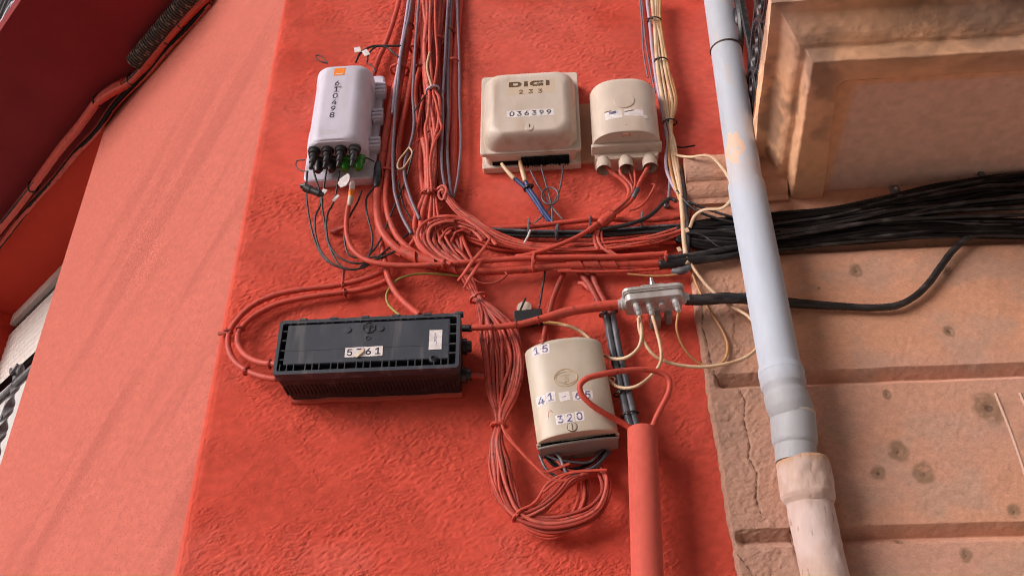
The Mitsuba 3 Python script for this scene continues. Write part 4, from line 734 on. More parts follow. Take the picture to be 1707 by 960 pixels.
X1 = cable('trunk_cable', 'red cable looping from an orange connector along the whole horizontal run', 'red', 4.7, [(587, 316, 70), (583, 335, 62), (578, 362, 54), (578, 390, 50), (586, 413, 50), (602, 429, 54), (630, 439, 60), (670, 443, 64), (720, 442, 64), (780, 437, 62), (860, 431, 60), (940, 429, 60), (1030, 428, 60), (1110, 423, 58)])
cable('cable', 'olive green cable curling above the black closure', 'olive', 2.1, [(668, 527, 70), (655, 516, 50), (646, 505, 40), (645, 489, 36), (662, 467, 34), (687, 458, 34), (731, 457, 32), (779, 461, 30)])
for i, p_ in enumerate(([(930, 452), (1010, 453), (1075, 450), (1128, 446)], [(1046, 457), (1100, 460), (1138, 454), (1150, 441)], [(900, 450), (980, 448), (1060, 446), (1125, 440)])):
    cable('cable', 'thin orange-red cable sagging under the horizontal run', ('red', 'tan', 'pale')[i], (2.6, 1.8, 2.4)[i], p_, 36, 'thin cables sagging under the horizontal run')
# spiral wraps
def spiral(P, rpx, turns, name, label):
    Q = spline(P, .003); m = depth(Q[0]) / F; n = len(Q); t = np.gradient(Q, axis=0); t /= np.linalg.norm(t, axis=1, keepdims=True); a = np.cross(t, [0, -1, 0]); a /= np.linalg.norm(a, axis=1, keepdims=True); b = np.cross(t, a)
    ph = np.linspace(0, turns * 2 * math.pi, n); L_ = np.linalg.norm(np.diff(Q, axis=0), axis=1).sum(); wdt = L_ / turns * .84 / 2; r = rpx * m; rings = []
    for k in range(n):
        u = a[k] * math.cos(ph[k]) + b[k] * math.sin(ph[k]); c = Q[k] + u * r; rings.append(np.array([c - t[k] * wdt + u * .0004, c + t[k] * wdt + u * .0022, c + t[k] * wdt - u * .0015, c - t[k] * wdt - u * .0015]))
    add(name, loft(rings), MAT['red'], smooth=40, label=label, cat='spiral wrap')
spiral(path([(660, 414), (690, 428), (722, 438), (752, 445)], 46), 9.0, 3, 'spiral_wrap', 'red spiral wrap round the thick cable under the coil')
spiral(path([(936, 443), (975, 441), (1034, 440)], 39), 8.2, 3.5, 'spiral_wrap', 'red spiral wrap near the right end of the low horizontal cables')
for x, y, a, mm in ((740, 441, 8, 'dark'), (1110, 427, 8, 'red')): ring_tie('cable_tie', 'small dark red knot of wire on the low horizontal cables under the coil' if x < 800 else 'small red ring where the low horizontal cables turn black', mm, x, y, 62, (6, 0), a, 7, 2.2)
ring_tie('cable_tie', 'upright red tie round the two low horizontal cables', 'red', 890, 437, 50, (6, 0), 17, 12, 2.6)
cable('strap', 'long red strap tied slantwise across the coil', 'red', [2.2, 3.2, 3.8, 3.4, 2.6], [(818, 396, 70), (803, 418, 80), (786, 438, 84), (776, 452, 74), (763, 468, 50)], flat=.45, fd=(0, -1, 0))
cable('strap', 'shorter red strap below the long slanting one', 'red', [3, 3.6, 3.4, 2.4], [(800, 437, 76), (792, 450, 78), (782, 464, 70), (773, 480, 50)], flat=.45, fd=(0, -1, 0))
cable('strap', 'curled end of a red strap under the horizontal run', 'pale', 2.6, [(786, 462, 46), (800, 471, 50), (822, 472, 54), (838, 465, 58), (845, 457, 60), (842, 454, 60)], flat=.45, fd=(0, 0, 1))
for x, y in ((882, 383), (984, 374), (1070, 366)):
    ring_tie('cable_tie', 'grey tie loop standing up from the horizontal run', 'slate', x, y, 34, (6, 0), 14, 10, 1.7, 'grey tie loops on the horizontal run', tail=(-14, 0) if x < 900 else None)
cable('white_wire', 'short white wire end on the horizontal run', 'm_white_label', 1.8, [(884, 384), (880, 394), (874, 405)], 66, cat_='wire')
ring_tie('cable_tie', 'dark grey tie with a red tail in the middle of the horizontal run', 'slate', 929, 387, 32, (6, 0), 12, 10, 3)
# black ends of the low cables
cable('cable', 'black taped end of the upper low horizontal cable', 'black', [6, 6.5, 4.5, 4, 4], [(1106, 432, 52), (1130, 430, 50), (1170, 424, 46), (1215, 415, 42), (1300, 402, 36), (1420, 384, 40), (1520, 360, 46)])
cable('cable', 'black taped end of the lower low horizontal cable', 'black', [8, 8, 5, 4.5, 4], [(1098, 442, 44), (1128, 438, 46), (1165, 433, 44), (1205, 429, 42), (1250, 420, 38), (1340, 412, 34)])
cable('cable', 'dark drooping cable joint at the right end of the low run', 'slate', [5, 7, 6, 4], [(1120, 452, 36), (1134, 452, 38), (1148, 446, 40), (1156, 434, 40)])

# --- around the black closure
cable('trunk_cable', 'thick red cable dropping behind the top of the black closure', 'red', 5.4, [(629, 380, 26), (636, 410, 30), (642, 440, 36), (648, 465, 40), (660, 488, 44), (678, 508, 60), (700, 526, 90)])
cable('trunk_cable', 'outer of the two red cables looping left into the black closure', 'red', 5, [(648, 446, 28), (632, 455, 27), (612, 463, 26), (571, 474, 24), (515, 481, 24), (465, 490, 24), (424, 507, 24), (396, 532, 24), (382, 556, 26), (381, 582, 36), (393, 604, 46), (412, 618, 58), (436, 627, 70), (462, 632, 80)])
cable('trunk_cable', 'inner of the two red cables looping left into the black closure', 'red', 5, [(652, 464, 24), (632, 474, 24), (606, 482, 24), (571, 487, 24), (515, 495, 24), (465, 506, 24), (424, 526, 26), (401, 549, 32), (396, 570, 46), (409, 592, 64), (434, 604, 84), (462, 607, 100)])
for i, (x, y, ax) in enumerate(((381, 553, (-2, 6)), (401, 548, (-2, 6)), (572, 477, (6, -1)), (575, 488, (6, -1)), (411, 618, (6, 3)), (450, 607, (6, 0)))):
    ring_tie('wall_clip', 'red-painted clip on the two cables looping to the black closure', 'dark', x, y, (26, 32, 24, 24, 58, 92)[i], ax, 7, 7, 1.8, 'clips of the looping cables', 'clip')
cable('nail', 'red-painted nail beside the looping cables left of the black closure', 'dark', [3.5, 3, 2.6], [(366, 556, 4), (374, 555, 22), (386, 553, 34)], cat_='nail')
cable('nail', 'bent red-painted nail above the looping cables', 'dark', [2.2, 2.6, 3.2], [(574, 446, 30), (572, 458, 20), (572, 472, 18)], cat_='nail')
cable('trunk_cable', 'red cable from the black closure to the grey tap, thicker near the tap', 'red', [4.6, 4.8, 5.4, 5.8, 6.2, 8.2, 8.0, 8.8, 8.8], [(768, 547, 80), (800, 546, 84), (835, 544, 84), (868, 540, 84), (896, 533, 82), (912, 529, 80), (945, 520, 76), (990, 512, 72), (1037, 507, 70)])
cable('cable_sleeve', 'black taped piece where a red cable leaves the right end of the closure', 'black', 6.0, [(762, 547, 78), (775, 547, 80), (786, 547, 82)], cat_='sleeve')
for x, y in ((820, 546), (897, 534), (860, 541)): ring_tie('cable_tie', 'narrow red band on the cable between closure and tap', 'dark', x, y, 83, (6, -1), 6.5, 7, 1.3, 'bands on the cable to the tap')
cable('cable', 'short red stub at the lower right end of the black closure', 'dark', [5, 4.5, 4.8], [(768, 629, 60), (785, 626, 62), (808, 628, 60)])
cable('trunk_cable', 'black cable from the tap passing behind the drain pipe and up to the right edge', 'black', [9.5, 10, 9, 10.5, 8, 7, 6, 6, 6, 6, 6, 6, 6, 6, 6], [(1142, 500, 72), (1165, 500, 70), (1180, 499, 68), (1205, 497, 64), (1222, 497, 60), (1250, 498, 50), (1310, 504, 40), (1360, 508, 36), (1410, 511, 34), (1455, 513, 34), (1495, 509, 34), (1525, 494, 34), (1548, 472, 34), (1570, 442, 36), (1590, 416, 38), (1615, 396, 42), (1660, 386, 46), (1725, 381, 50)])

# --- at the grey terminal
GB = 'thin black cables of the grey terminal'; LB = 'thin black cable hanging in a loop below the grey terminal'
for p_ in ([(512, 285), (511, 325), (515, 360), (525, 402), (540, 430), (557, 442), (580, 448)], [(520, 275), (535, 337), (526, 360), (527, 395), (537, 422), (555, 440), (580, 449), (605, 446), (630, 432), (662, 418)],
           [(545, 280), (537, 338), (541, 370), (546, 402), (562, 437), (572, 447)], [(566, 285), (557, 335), (546, 357), (544, 380), (550, 410), (567, 430), (592, 439), (620, 435), (660, 418)],
           [(603, 318), (597, 335), (585, 357), (575, 380), (575, 405), (582, 425), (600, 430), (635, 427)], [(624, 312), (612, 328), (610, 340), (613, 362), (620, 390), (620, 410), (612, 434)], [(690, 250), (676, 300), (657, 345), (645, 375), (630, 407), (610, 431)], [(700, 366), (680, 390), (650, 412), (620, 436), (600, 444)]):
    cable('black_cable', LB, 'black', 1.7, [(x, y, 80 if y < 290 else 46) for x, y in p_], 50, GB)
cable('black_wire', 'black wire whisker at the lower left of the grey terminal', 'black', 1.1, [(514, 286, 70), (500, 284, 60), (493, 275, 55), (496, 268, 55), (508, 267, 60)])
cable('black_wire', 'black wire loop at the upper left of the grey terminal', 'black', 1.1, [(545, 106, 60), (533, 102, 62), (526, 95, 64), (530, 92, 64), (538, 97, 62), (546, 106, 60)])
cable('black_wire', 'black wire whisker at the upper right of the grey terminal', 'black', 1.1, [(612, 106, 60), (622, 112, 62), (626, 122, 56)])
cable('black_cable', 'black jumper from the top of the grey terminal to the vertical bundle', 'black', 1.9, [(593, 104, 56), (600, 90, 60), (612, 81, 62), (626, 77, 60), (648, 77, 56), (672, 77, 50)])
cable('black_cable', 'second black jumper slanting down from the top of the grey terminal', 'black', 1.6, [(612, 104, 56), (615, 90, 60), (628, 78, 60), (645, 80, 58), (655, 88, 56), (667, 98, 50)])
cable('cable_coupler', 'black inline coupler hanging right of the grey terminal', 'black', [5, 7, 7.5, 7.5, 7, 5], [(631, 271, 44), (630, 276, 44), (630, 290, 44), (629, 300, 44), (628, 308, 44), (628, 314, 44)], cat_='coupler', wig=0, sides=14)
cable('black_wire', 'black wire from the grey terminal to the inline coupler', 'black', 1.2, [(598, 262, 80), (612, 264, 66), (624, 270, 48)])
a0, a1 = W(508, 313, .10), W(538, 325, .10)
CP = add('dust_cap', cat(lathe(a0, a1, [(0, .0125), (.35, .0125), (.4, .0105), (.85, .0105), (.9, .008), (1, .007)], 18, (False, True)), lathe(a0 + (a1 - a0) * .002, a0 + (a1 - a0) * .5, [(0, .0095), (1, .0095)], 18, (False, True)), lathe(a0 + np.array([-.012, -.004, .002]), a0 + np.array([.004, -.004, .004]), [(0, .006), (1, .011)], 12)), 'm_black_plastic', label='open black dust cap dangling below the grey terminal', cat='dust cap')
def tagplate(name, label, x, y, w, h, rot, d, mat='m_white_label', outline=None):
    f_ = Frame(W(x, y, d), rot); pg = outline or sbox(-w / 2, -h / 2, w / 2, h / 2); m = extrude(pg, .0025); add(name, f_(m), mat, smooth=False, label=label, cat='tag')
tagplate('tag', 'leaf-shaped white tag below the grey terminal', 574, 302, .03, .05, -.15, .105, outline=Polygon([(-.004, -.027), (-.017, -.012), (-.014, .006), (.004, .029), (.012, .020), (.015, .0), (.010, -.018)]))
tagplate('tag', 'folded white tag beside the dust cap', 538, 323, .015, .032, -.45, .075); tagplate('tag', 'small white tag on a loop below the grey terminal', 560, 331, .009, .026, -.6, .07)
tagplate('tag', 'left of two white tags on top of the grey terminal', 596, 84, .021, .024, .2, .07); tagplate('tag', 'right of two white tags on top of the grey terminal', 610, 89, .019, .028, .5, .07)
CO = thing('connector', 'orange and white connector at the end of the red looping cable', 'connector'); q0, q1 = W(588, 303, .085), W(583, 343, .066)
add('white_end', lathe(q0, q0 + (q1 - q0) * .35, [(0, .005), (.2, .0085), (1, .0085)], 12), 'm_white_label', CO); add('orange_ring', lathe(q0 + (q1 - q0) * .35, q0 + (q1 - q0) * .62, [(0, .0088), (1, .0088)], 12), 'm_orange', CO); add('body', lathe(q0 + (q1 - q0) * .62, q1, [(0, .009), (.6, .009), (1, .006)], 12), 'm_cream_old', CO)
cable('wall_clip', 'red-painted clip on the wall left of the looping red cable', 'dark', [4, 5, 4, 3], [(552, 386, 6), (560, 385, 14), (570, 380, 24), (577, 377, 40)], cat_='clip')

# --- square box and small box
cable('cable', 'blue and buff cable from the left slot of the square box', 'blue', 3.5, [(856, 296, 44), (877, 315, 40), (893, 337, 34), (908, 360, 26), (916, 370, 22)])
cable('cable', 'second blue and buff cable from the slot of the square box', 'blue', 3.3, [(874, 299, 44), (882, 314, 42), (893, 330, 38), (906, 351, 30), (922, 372, 24)])
cable('cable_sleeve', 'buff taped end of the left blue cable', 'cream', [3, 3.5, 4], [(836, 273, 46), (846, 286, 46), (858, 299, 44)], cat_='sleeve'); cable('cable_sleeve', 'buff taped end of the right blue cable', 'cream', [3.5, 4, 4.2], [(867, 270, 46), (871, 286, 46), (876, 303, 44)], cat_='sleeve')
ring_tie('cable_tie', 'dark tape binding the two blue cables', 'black', 881, 313, 40, (4, 5), 8, 6, 2.2)
GW = 'thin wires below the square box'
for p_ in ([(902, 278), (908, 300), (916, 329), (920, 350), (921, 372)], [(884, 284), (896, 308), (912, 332), (924, 350), (938, 366)], [(939, 276), (936, 300), (930, 324), (919, 343), (904, 360), (886, 377)]):
    cable('wire', 'thin dark wire hanging from the brush slot of the square box', 'slate', 1.4, [(x, y, 40 - (y - 276) * .12) for x, y in p_], 34, GW, cat_='wire')
an = np.linspace(0, 2 * math.pi, 15)
cable('wire_loop', 'ring of thin dark wire below the square box', 'slate', 1.5, [(917 + 14 * math.cos(a), 327 + 14 * math.sin(a), 42) for a in an], cat_='wire')
GS = 'red cables of the small box'; LS = 'red cable from the glands of the small cream box'
for p_, r_, m_ in (([(1004, 262, 58), (1008, 272, 58), (1019, 287, 54), (1036, 300, 50), (1047, 312, 48), (1049, 322, 48), (1043, 333, 48), (1028, 346, 50), (1014, 357, 54), (1004, 368, 58), (988, 380, 62), (966, 393, 64), (938, 406, 64), (905, 418, 62), (880, 425, 58), (860, 428, 54)], 3.8, 'red'), ([(1038, 270, 56), (1034, 288, 54), (1043, 299, 50), (1053, 312, 48), (1052, 323, 48), (1040, 338, 50), (1024, 351, 54), (1008, 364, 56), (1000, 378, 54), (996, 394, 50), (1002, 410, 48), (1016, 421, 48), (1034, 427, 46)], 2.8, 'pale'),
                   ([(1055, 270, 56), (1058, 290, 52), (1058, 311, 50), (1050, 328, 48), (1034, 346, 48), (1012, 364, 52), (1004, 380, 50), (1003, 396, 46), (1010, 412, 44), (1026, 424, 44)], 2.2, 'red'), ([(1083, 262, 58), (1082, 272, 58), (1076, 287, 54), (1066, 305, 48), (1060, 319, 46), (1052, 334, 44), (1036, 348, 44), (1018, 361, 50), (1002, 372, 54), (992, 388, 50), (992, 404, 46), (998, 418, 44)], 3.8, 'red'), ([(1044, 272, 50), (1052, 296, 44), (1056, 312, 40), (1050, 330, 38), (1030, 352, 40)], 2, 'dark')):
    cable('cable', LS, m_, r_, p_, 50, GS)
cable('wire', 'bent red wire end standing off beside the cables of the small box', 'pale', 1.8, [(1084, 307, 30), (1091, 308, 34), (1087, 319, 34), (1078, 333, 34), (1066, 345, 36), (1050, 351, 38)], cat_='wire')
cable('cable_sleeve', 'grey taped section on the right red cable of the small box', 'slate', 4.4, [(1063, 315, 47), (1059, 323, 46), (1055, 331, 45)], cat_='sleeve')
cable('cable_sleeve', 'red sleeve gathering the cables of the small box', 'red', [7, 9, 9.5, 8.5], [(1022, 357, 52), (1014, 363, 54), (1006, 369, 56), (1000, 375, 56)], cat_='sleeve', sides=14)
cable('cable_sleeve', 'shorter red sleeve on the cable slanting left from the small box', 'red', 5.4, [(996, 374, 58), (988, 380, 62), (981, 385, 63)], cat_='sleeve', sides=12)

# --- cream and grey cables beside the drain pipe
for i, p_ in enumerate(([(1066, -12), (1070, 40), (1073, 90), (1080, 130)], [(1069, -12), (1074, 50), (1082, 105), (1092, 155)])):
    cable('wire', 'thin grey wire down the wall above the small cream box', 'grey', 1.3, p_, 14, 'thin grey wires above the small box', cat_='wire')
cable('lilac_cable', 'pale lilac cable left of the cream cables by the drain pipe', 'lilac', 2.8, [(1077, -12), (1083, 40), (1087, 80), (1092, 120), (1100, 165), (1108, 205), (1113, 235), (1110, 262), (1111, 282), (1117, 299), (1128, 320), (1140, 338)], 46)
GR = 'cream cables beside the drain pipe'; LR = 'cream cable in the upright bundle between the small box and the drain pipe'
for p_, m_, r_ in (([(1086, -12), (1090, 30), (1092, 45), (1096, 110), (1102, 150), (1110, 190), (1117, 214), (1121, 240), (1126, 270), (1132, 300), (1136, 340), (1139, 380), (1141, 410), (1146, 440)], 'cream', 3.6), ([(1094, -12), (1094, 36), (1101, 62), (1108, 110), (1116, 150), (1121, 176), (1118, 205), (1118, 230), (1121, 260), (1127, 290), (1133, 320), (1137, 360), (1140, 400), (1143, 430)], 'cream', 3.2),
                   ([(1102, -12), (1100, 28), (1105, 65), (1112, 105), (1118, 135), (1124, 158), (1126, 175), (1120, 200), (1119, 215), (1124, 250), (1130, 290), (1136, 330), (1140, 370)], 'tan', 2.8), ([(1098, -12), (1097, 32), (1103, 70), (1110, 112), (1115, 148), (1117, 180), (1118, 210), (1115, 245), (1117, 275), (1122, 300), (1132, 330), (1138, 350)], 'tan', 2.6),
                   ([(1090, -12), (1093, 40), (1098, 85), (1105, 130), (1112, 175), (1116, 212), (1124, 236), (1128, 262), (1131, 285)], 'cream', 2.4), ([(1115, 118), (1122, 140), (1127, 160), (1127, 178), (1122, 196), (1118, 208)], 'tan', 2.2)):
    nc_ = globals().get('nc_', -1) + 1
    cable('cream_cable', ('thickest cream cable, leftmost of the cream ones at the top edge', 'cream cable in the middle of the upright bundle by the drain pipe', 'tan cable, rightmost of the cream ones at the top edge', 'tan cable behind the middle cream cable by the drain pipe', 'thin cream cable slipping out to the right above the stone cornice', 'short tan cable bowing out right of the cream bundle')[nc_], m_, r_, p_, 50, GR)
for p_, m_ in (([(1083, -12), (1089, 30), (1096, 64), (1101, 105), (1107, 145), (1112, 180), (1114, 214), (1111, 245), (1114, 280)], 'black'), ([(1087, -12), (1093, 45), (1104, 105), (1109, 150), (1111, 190), (1113, 225)], 'slate'), ([(1092, 130), (1102, 180), (1110, 225), (1116, 270), (1116, 310), (1113, 345)], 'grey')):
    cable('dark_cable', 'dark cable between the cream cables beside the drain pipe', m_, 2.5, p_, 42, 'dark cables among the cream ones')
for x, y in ((1091, 36), (1102, 103), (1117, 205)): ring_tie('cable_tie', 'black tie round the cream cables beside the drain pipe', 'black', x, y, 48, (1, 6), 11, 9, 1.3, 'black ties on the cream cables', tail=(12, 6))
cable('cable', 'slate grey conduit below the cream cables beside the drain pipe', 'slate', [5, 6.5, 7, 7, 6], [(1127, 264), (1133, 292), (1138, 325), (1142, 370), (1144, 432)], 40)
cable('flat_cable', 'flat cream cable bowing right in front of the stone cornice', 'cream', 2.9, [(1120, 236, 52), (1124, 256, 54), (1150, 262, 80), (1182, 260, 100), (1203, 279, 104), (1219, 306, 104), (1220, 330, 100), (1204, 347, 90), (1173, 350, 70), (1158, 360, 56), (1150, 380, 48)], flat=.6, fd=(0, -1, 0))
for p_, r_ in (([(1128, 318), (1150, 343), (1176, 358), (1210, 368), (1245, 374)], 2.3), ([(1146, 336), (1165, 344), (1190, 353), (1235, 366)], 2.2), ([(1142, 388), (1170, 392), (1196, 410), (1210, 415)], 1.7)):
    cable('black_cable', 'thin black cable slanting from the cream cables towards the drain pipe', 'black', r_, p_, 52, 'thin black cables slanting to the drain pipe')
cable('twig', 'stray dark wire end poking right from the cream cables', 'dull', 1.4, [(1122, 244, 50), (1136, 246, 50), (1158, 243, 40)], cat_='wire')
cable('tan_cable', 'red-brown cable upright behind the cream cables at the stone edge', 'red', 4, [(1157, 345), (1153, 370), (1151, 400), (1150, 425)], 22)
for x, y in ((1145, 384), (1132, 416)): tagplate('cable_end', 'pale cable end among the black cables left of the drain pipe' if x == 1145 else 'second pale cable end lower down among the black cables', x, y, .010, .014, .3, .07, 'm_cable_cream')

# --- coax loops of the tap
cable('coax_cable', 'long cream coax looping right to the drain pipe and back to the tap', 'cream', 2.9, [(1141, 424, 46), (1152, 440, 46), (1165, 460, 44), (1186, 484, 40), (1216, 508, 44), (1248, 528, 56), (1264, 553, 66), (1265, 574, 70), (1249, 592, 74), (1216, 605, 78), (1175, 611, 84), (1131, 608, 92), (1096, 596, 100), (1076, 574, 108), (1066, 550, 112), (1064, 530, 118)])
cable('coax_cable', 'darker tan coax hanging in front of the cracked stone', 'tan', 2.3, [(1146, 430, 30), (1155, 458, 30), (1168, 490, 28), (1181, 516, 26), (1204, 551, 26), (1213, 577, 26), (1207, 600, 30), (1190, 612, 34)])
def pt(P): return tuple(P)
def coax(label, mat, r, start, pts):
    P = np.vstack([[start], path(pts)]); add('coax_cable', cab_mesh(P, r), MAT[mat], smooth=True, label=label, cat='cable')
coax('cream coax from the first tap port sagging left to the ivory box', 'cream', 2.9, PORTS[0], [(1070, 557, 116), (1064, 580, 108), (1044, 596, 90), (1023, 598, 70), (1002, 589, 50), (984, 566, 40), (960, 548, 34), (930, 540, 30), (906, 537, 30)])
coax('cream coax from the second tap port sagging low to the ivory box', 'cream', 2.9, PORTS[1], [(1096, 557, 120), (1102, 583, 116), (1101, 604, 112), (1087, 624, 106), (1064, 642, 96), (1044, 647, 84), (1026, 643, 72), (1014, 632, 60), (1000, 622, 50)])
coax('thin tan coax from the last tap port', 'tan', 2.0, PORTS[3], [(1128, 548, 90), (1140, 580, 64), (1163, 604, 40), (1180, 610, 36)])
cable('cable', 'orange-red cable curving above the ivory box', 'tan', 2.8, [(905, 537, 34), (935, 540, 32), (962, 550, 32), (982, 566, 34), (994, 580, 38)])
cable('wire_loop', 'thin pale wire ring at the upper right of the ivory box', 'pale', 1.0, [(1004, 592, 60), (1012, 594, 66), (1014, 605, 68), (1008, 614, 64), (1004, 616, 60)], cat_='wire'); cable('wire_loop', 'thin pale wire ring lower at the right of the ivory box', 'cream', 1.0, [(1008, 634, 60), (1018, 628, 66), (1025, 630, 68), (1023, 637, 66), (1014, 640, 62)], cat_='wire')

# --- to the bottom conduit
for i, dx in enumerate((-5, 6)):
    cable('cable', ('left' if i == 0 else 'right') + ' of two slate grey cables running down into the red conduit', 'slate', 6, [(1015 + dx, 522, 30), (1019 + dx, 545, 34), (1025 + dx, 580, 40), (1034 + dx, 620, 50), (1043 + dx, 660, 60), (1050 + dx, 690, 70), (1060 + dx * .8, 722, 84)])
    cable('cable', ('left' if i == 0 else 'right') + ' of two red cables ending in the slate grey pair', 'dark', 5.5, [(974 + dx * 2, 452, 16), (988 + dx, 476, 20), (1003 + dx, 505, 26), (1013 + dx, 528, 30)])
for x, y, dd in ((1014, 522, 32), (1038, 655, 58), (1050, 690, 70)): ring_tie('cable_tie', 'black tie round the two slate grey cables', 'black', x, y, dd, (2, 6), 15, 9, 1.6, 'black ties on the slate grey pair')
cable('trunk_cable', 'red cable running down behind the ivory box from the horizontal run', 'dark', 5, [(940, 455), (932, 472), (922, 498), (915, 525), (908, 555), (904, 585)], 18)
cable('cable', 'thick red cable looping out of the conduit in front of the ivory box', 'red', 5.0, [(1062, 740, 84), (1050, 714, 90), (1030, 701, 104), (1008, 689, 126), (982, 671, 150), (968, 654, 160), (967, 641, 164), (978, 631, 166), (1006, 623, 162), (1040, 618, 150), (1074, 616, 138), (1099, 620, 128), (1115, 632, 120), (1116, 648, 114), (1105, 674, 106), (1094, 696, 96), (1086, 716, 88), (1080, 745, 84)], sides=12)
CB = thing('clip_box', 'small black clip with a pale round hook behind the red cable', 'clip')
fb_ = Frame(W(882, 528, .03) * [1, 0, 1], .05); add('body', fb_(cbx(-.040, .036, -.022, .016, .01, .045, .003)), 'm_black_plastic', CB)
add('hook_disc', fb_(lathe((-.012, .040, .012), (-.012, .040, .018), [(0, .021), (1, .020)], 18)), 'm_cream_old', CB); add('rod', tube(np.array([W(876, 497, .03), W(866, 520, .03)]), .003, 6), 'm_black_plastic', CB)
cable('black_wire', 'short black wire hanging from the horizontal run to the black clip', 'black', 1.8, [(909, 450, 30), (905, 475, 30), (899, 512, 30)])
cable('cable_end', 'painted cable stub under the right half of the horizontal run', 'pale', [3, 4, 3.6, 2.5], [(964, 472, 14), (972, 473, 18), (980, 480, 20), (986, 486, 16)], cat_='cable')

# --- the hanging loop of thin cables
GL_ = 'thin red cables of the hanging loop'; LL = 'thin flat red cable of the loop hanging left of the ivory box'
top_ = [(768, 446, 30, 8), (784, 474, 34, 8), (797, 497, 38, 6), (812, 520, 40, 16), (830, 555, 44, 34), (838, 600, 46, 36), (838, 650, 46, 27), (834, 690, 44, 9), (832, 709, 44, 6), (828, 735, 46, 10), (832, 775, 48, 19), (843, 822, 50, 19), (866, 858, 50, 10)]
family('cable', LL, GL_, 12, ['red', 'dark', 'pale', 'dark'], (2.5, 3.6), top_ + [(908, 874, 52, 14), (955, 868, 56, 14), (992, 850, 58, 12), (1008, 822, 56, 9), (1008, 796, 46, 10), (990, 776, 30, 10)], 31, flat=.6, twist=1.6)
family('cable', LL, GL_, 11, ['red', 'dark', 'pale'], (2.4, 3.5), top_ + [(900, 848, 54, 9), (930, 822, 58, 9), (952, 800, 58, 10), (980, 788, 50, 8), (1006, 782, 36, 10)], 33, flat=.6, twist=1.4)
family('cable', LL, GL_, 5, ['dark', 'red'], (2.2, 3.0), top_[:-1] + [(862, 860, 46, 7), (890, 884, 44, 9), (922, 890, 42, 8), (950, 868, 40, 10), (970, 830, 38, 10), (968, 785, 30, 10)], 35, flat=.6, twist=1.2)
family('cable', LL, GL_, 5, ['red', 'pale', 'dark'], (2.0, 2.8), [(800, 500, 40, 5), (822, 520, 42, 8), (848, 545, 46, 8), (864, 575, 48, 8), (866, 615, 48, 8), (858, 655, 48, 6), (842, 692, 46, 6), (834, 712, 46, 4)], 37, flat=.6)
for p_ in ([(834, 700), (846, 728), (868, 752), (893, 778), (918, 798), (945, 800), (972, 790)], [(838, 712), (856, 738), (884, 768), (906, 786), (930, 780), (950, 772)], [(862, 852), (892, 836), (912, 806), (930, 794), (962, 786), (1012, 783)], [(905, 820), (930, 800), (948, 788), (985, 784)]):
    cable('cable', 'thin red cable crossing from the hanging loop to the ivory box', 'red', 2.6, p_, 60, 'cables from the hanging loop to the ivory box', flat=.6, fd=(0, -1, 0))
for i, (x, y, ax, a) in enumerate(((797, 496, (4, 7), 14), (832, 709, (-1, 6), 13), (866, 857, (6, 6), 15))):
    ring_tie('cable_tie', ('red tie at the top of the hanging loop', 'red tie halfway down the hanging loop', 'red tie at the bottom bend of the hanging loop')[i], 'red', x, y, 46, ax, a, 11, 2.6)
family('cable', 'dark dirty cable bunched under the ivory box', 'dark cables under the ivory box', 7, ['dull', 'black', 'slate', 'dark'], (2, 3.4), [(905, 752, 40, 10), (925, 770, 46, 22), (950, 782, 46, 26), (985, 776, 42, 16), (1012, 752, 34, 10)], 39)

# --- the dense black bundle below the stone balcony
GK = 'black cables of the dense bundle'; LK = 'black cable in the dense bundle running right under the stone balcony'
family('black_cable', LK, GK, 52, ['dull', 'black', 'dull', 'dull'], (2.2, 4.4), [(1128, 386, 30, 8), (1165, 384, 34, 16), (1230, 382, 38, 24), (1310, 374, 42, 24), (1400, 364, 46, 24), (1480, 349, 50, 27), (1560, 332, 54, 30), (1640, 319, 56, 32), (1730, 311, 56, 35)], 41, twist=.9, jit=.15)
family('black_cable', LK, GK, 44, ['dull', 'black', 'dull'], (2.2, 4.4), [(1128, 396, 28, 8), (1170, 402, 32, 18), (1230, 404, 34, 24), (1310, 399, 36, 21), (1400, 391, 38, 22), (1480, 384, 40, 22), (1560, 380, 42, 21), (1640, 381, 44, 19), (1730, 382, 44, 19)], 43, twist=.8, jit=.15)
for i, p_ in enumerate(([(1300, 388), (1400, 372), (1500, 350), (1600, 340), (1725, 322)], [(1280, 400), (1380, 383), (1480, 366), (1580, 352), (1725, 346)], [(1290, 392), (1390, 378), (1480, 368), (1590, 362), (1725, 358)])):
    cable('black_cable', LK, 'black', 3.2, p_, 62, GK)
for i, (x, y) in enumerate(((1493, 318), (1627, 279))):
    k = thing('bundle_clip', 'grey bolted clip above the black bundle, ' + ('nearer the drain pipe' if i == 0 else 'nearer the right edge'), 'clip'); f_ = Frame(W(x, y, .055) * [1, 0, 1], .12)
    add('plate', f_(cbx(-.013, .013, -.022, .020, .05, .056, .001)), 'm_cable_slate', k); add('bolt', f_(lathe((0, .002, .056), (0, .002, .064), [(0, .006), (1, .005)], 6)), 'm_metal', k); add('stem', f_(cbx(-.006, .006, -.006, .006, .0, .05, .001)), 'm_cable_slate', k); add('strap', f_(cbx(-.006, .010, -.040, -.020, .058, .063, .001)), 'm_cable_slate', k)
a = W(1111, 345, 0); add('wall_anchor', lathe(a, a + np.array([0, -.03, -.002]), [(0, .008), (.4, .008), (.45, .005), (1, .005)], 12), 'm_cable_slate', label='small dark wall anchor under the small cream box', cat='anchor')

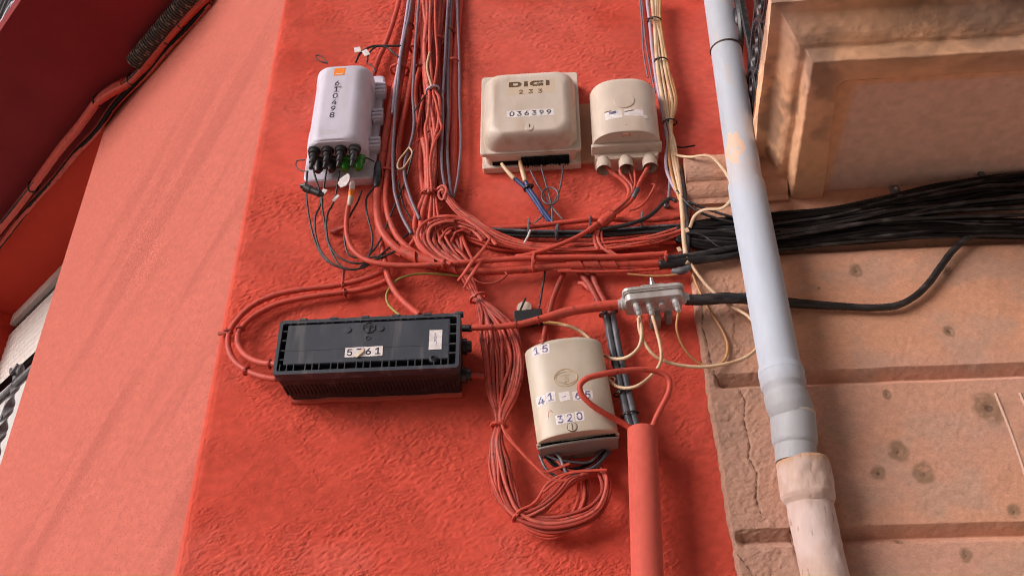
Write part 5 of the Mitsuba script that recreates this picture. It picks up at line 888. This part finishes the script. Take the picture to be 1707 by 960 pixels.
# --- cables along the balcony on the left
def PLN(x, y, drop):
    'point under the balcony slab, drop metres below its soffit'
    r = ray(x, y); return CAM + r * ((5.148 - drop - CAM[2]) / r[2])
UPZ = 28
up = [(354, -14, 30, 12), (330, 6, 30, 12), (300, 40, 30, 12), (278, 66, 30, 11), (250, 100, 30, 11), (226, 128, 30, 10), (208, 140, 30, 12), (188, 150, 30, 13), (164, 167, 30, 11), (146, 190, 30, 11), (130, 212, 30, 11), (100, 248, 30, 10), (75, 282, 30, 10), (54, 311, 30, 8), (30, 343, 30, 10), (0, 380, 30, 10), (-24, 410, 30, 10)]
lo = [(352, 4, 38, 5), (318, 40, 38, 5), (280, 82, 38, 6), (244, 122, 38, 7), (212, 152, 38, 8), (190, 176, 38, 8), (162, 216, 38, 9), (128, 252, 38, 8), (95, 292, 38, 8), (65, 324, 38, 8), (30, 366, 38, 9), (0, 405, 38, 8), (-24, 436, 38, 8)]
family('cable', 'red-painted cable of the run under the red balcony', 'red cables under the red balcony', 8, ['red', 'red', 'dark'], (3.2, 5.0), up, 51, proj=PLN, twist=.7, jit=.12)
family('cable', 'darker cable of the lower strand under the red balcony', 'lower cables under the red balcony', 6, ['dark', 'dark', 'red', 'dull'], (2.8, 4.4), lo, 53, proj=PLN, twist=.9)
for p_, r_ in (([(322, -14), (300, 20), (262, 76), (222, 125), (196, 148), (160, 176), (120, 228), (60, 300), (0, 372)], 1.8), ([(330, -14), (306, 22), (270, 70), (216, 140), (180, 196), (126, 262), (60, 336), (-10, 420)], 1.6)):
    cable('black_cable', 'thin black cable along the red run under the balcony', 'black', r_, p_, 46, 'thin black cables under the red balcony', proj=PLN)
for i, (x, y) in enumerate(((302, 38), (279, 65), (220, 132), (208, 140), (163, 168), (55, 311))):
    ring_tie('cable_tie', 'tie round the red run under the balcony', 'black' if i != 3 else 'red', x, y, 30, (-6, 7), 12, 8, 1.5, 'ties under the red balcony', proj=PLN)
CT = LP(1.30, .085, 5.115); n_ = 34; rings = []; an = np.arange(14) * 2 * math.pi / 14
for k in range(n_):
    for e_, r_ in ((.0, .036), (.12, .046), (.72, .046), (.84, .036)): rings.append(LP(1.30 - (k + e_) * .0165, .085, 5.12) + np.cos(an)[:, None] * LN * r_ + np.sin(an)[:, None] * np.array([0, 0, 1]) * r_ * .8)
scene['m_slat_dark'] = two(pr(lambda p, n, uv: tmix((0.045, 0.035, 0.03), (0.20, 0.15, 0.12), sstep(.5, .8, tfbm(p.x * 60, p.y * 60, p.z * 60, 3))), .6, .3))
add('corrugated_tube', loft(rings), 'm_slat_dark', smooth=28, label='dark ribbed tube tucked between the red cables and the balcony', cat='tube')
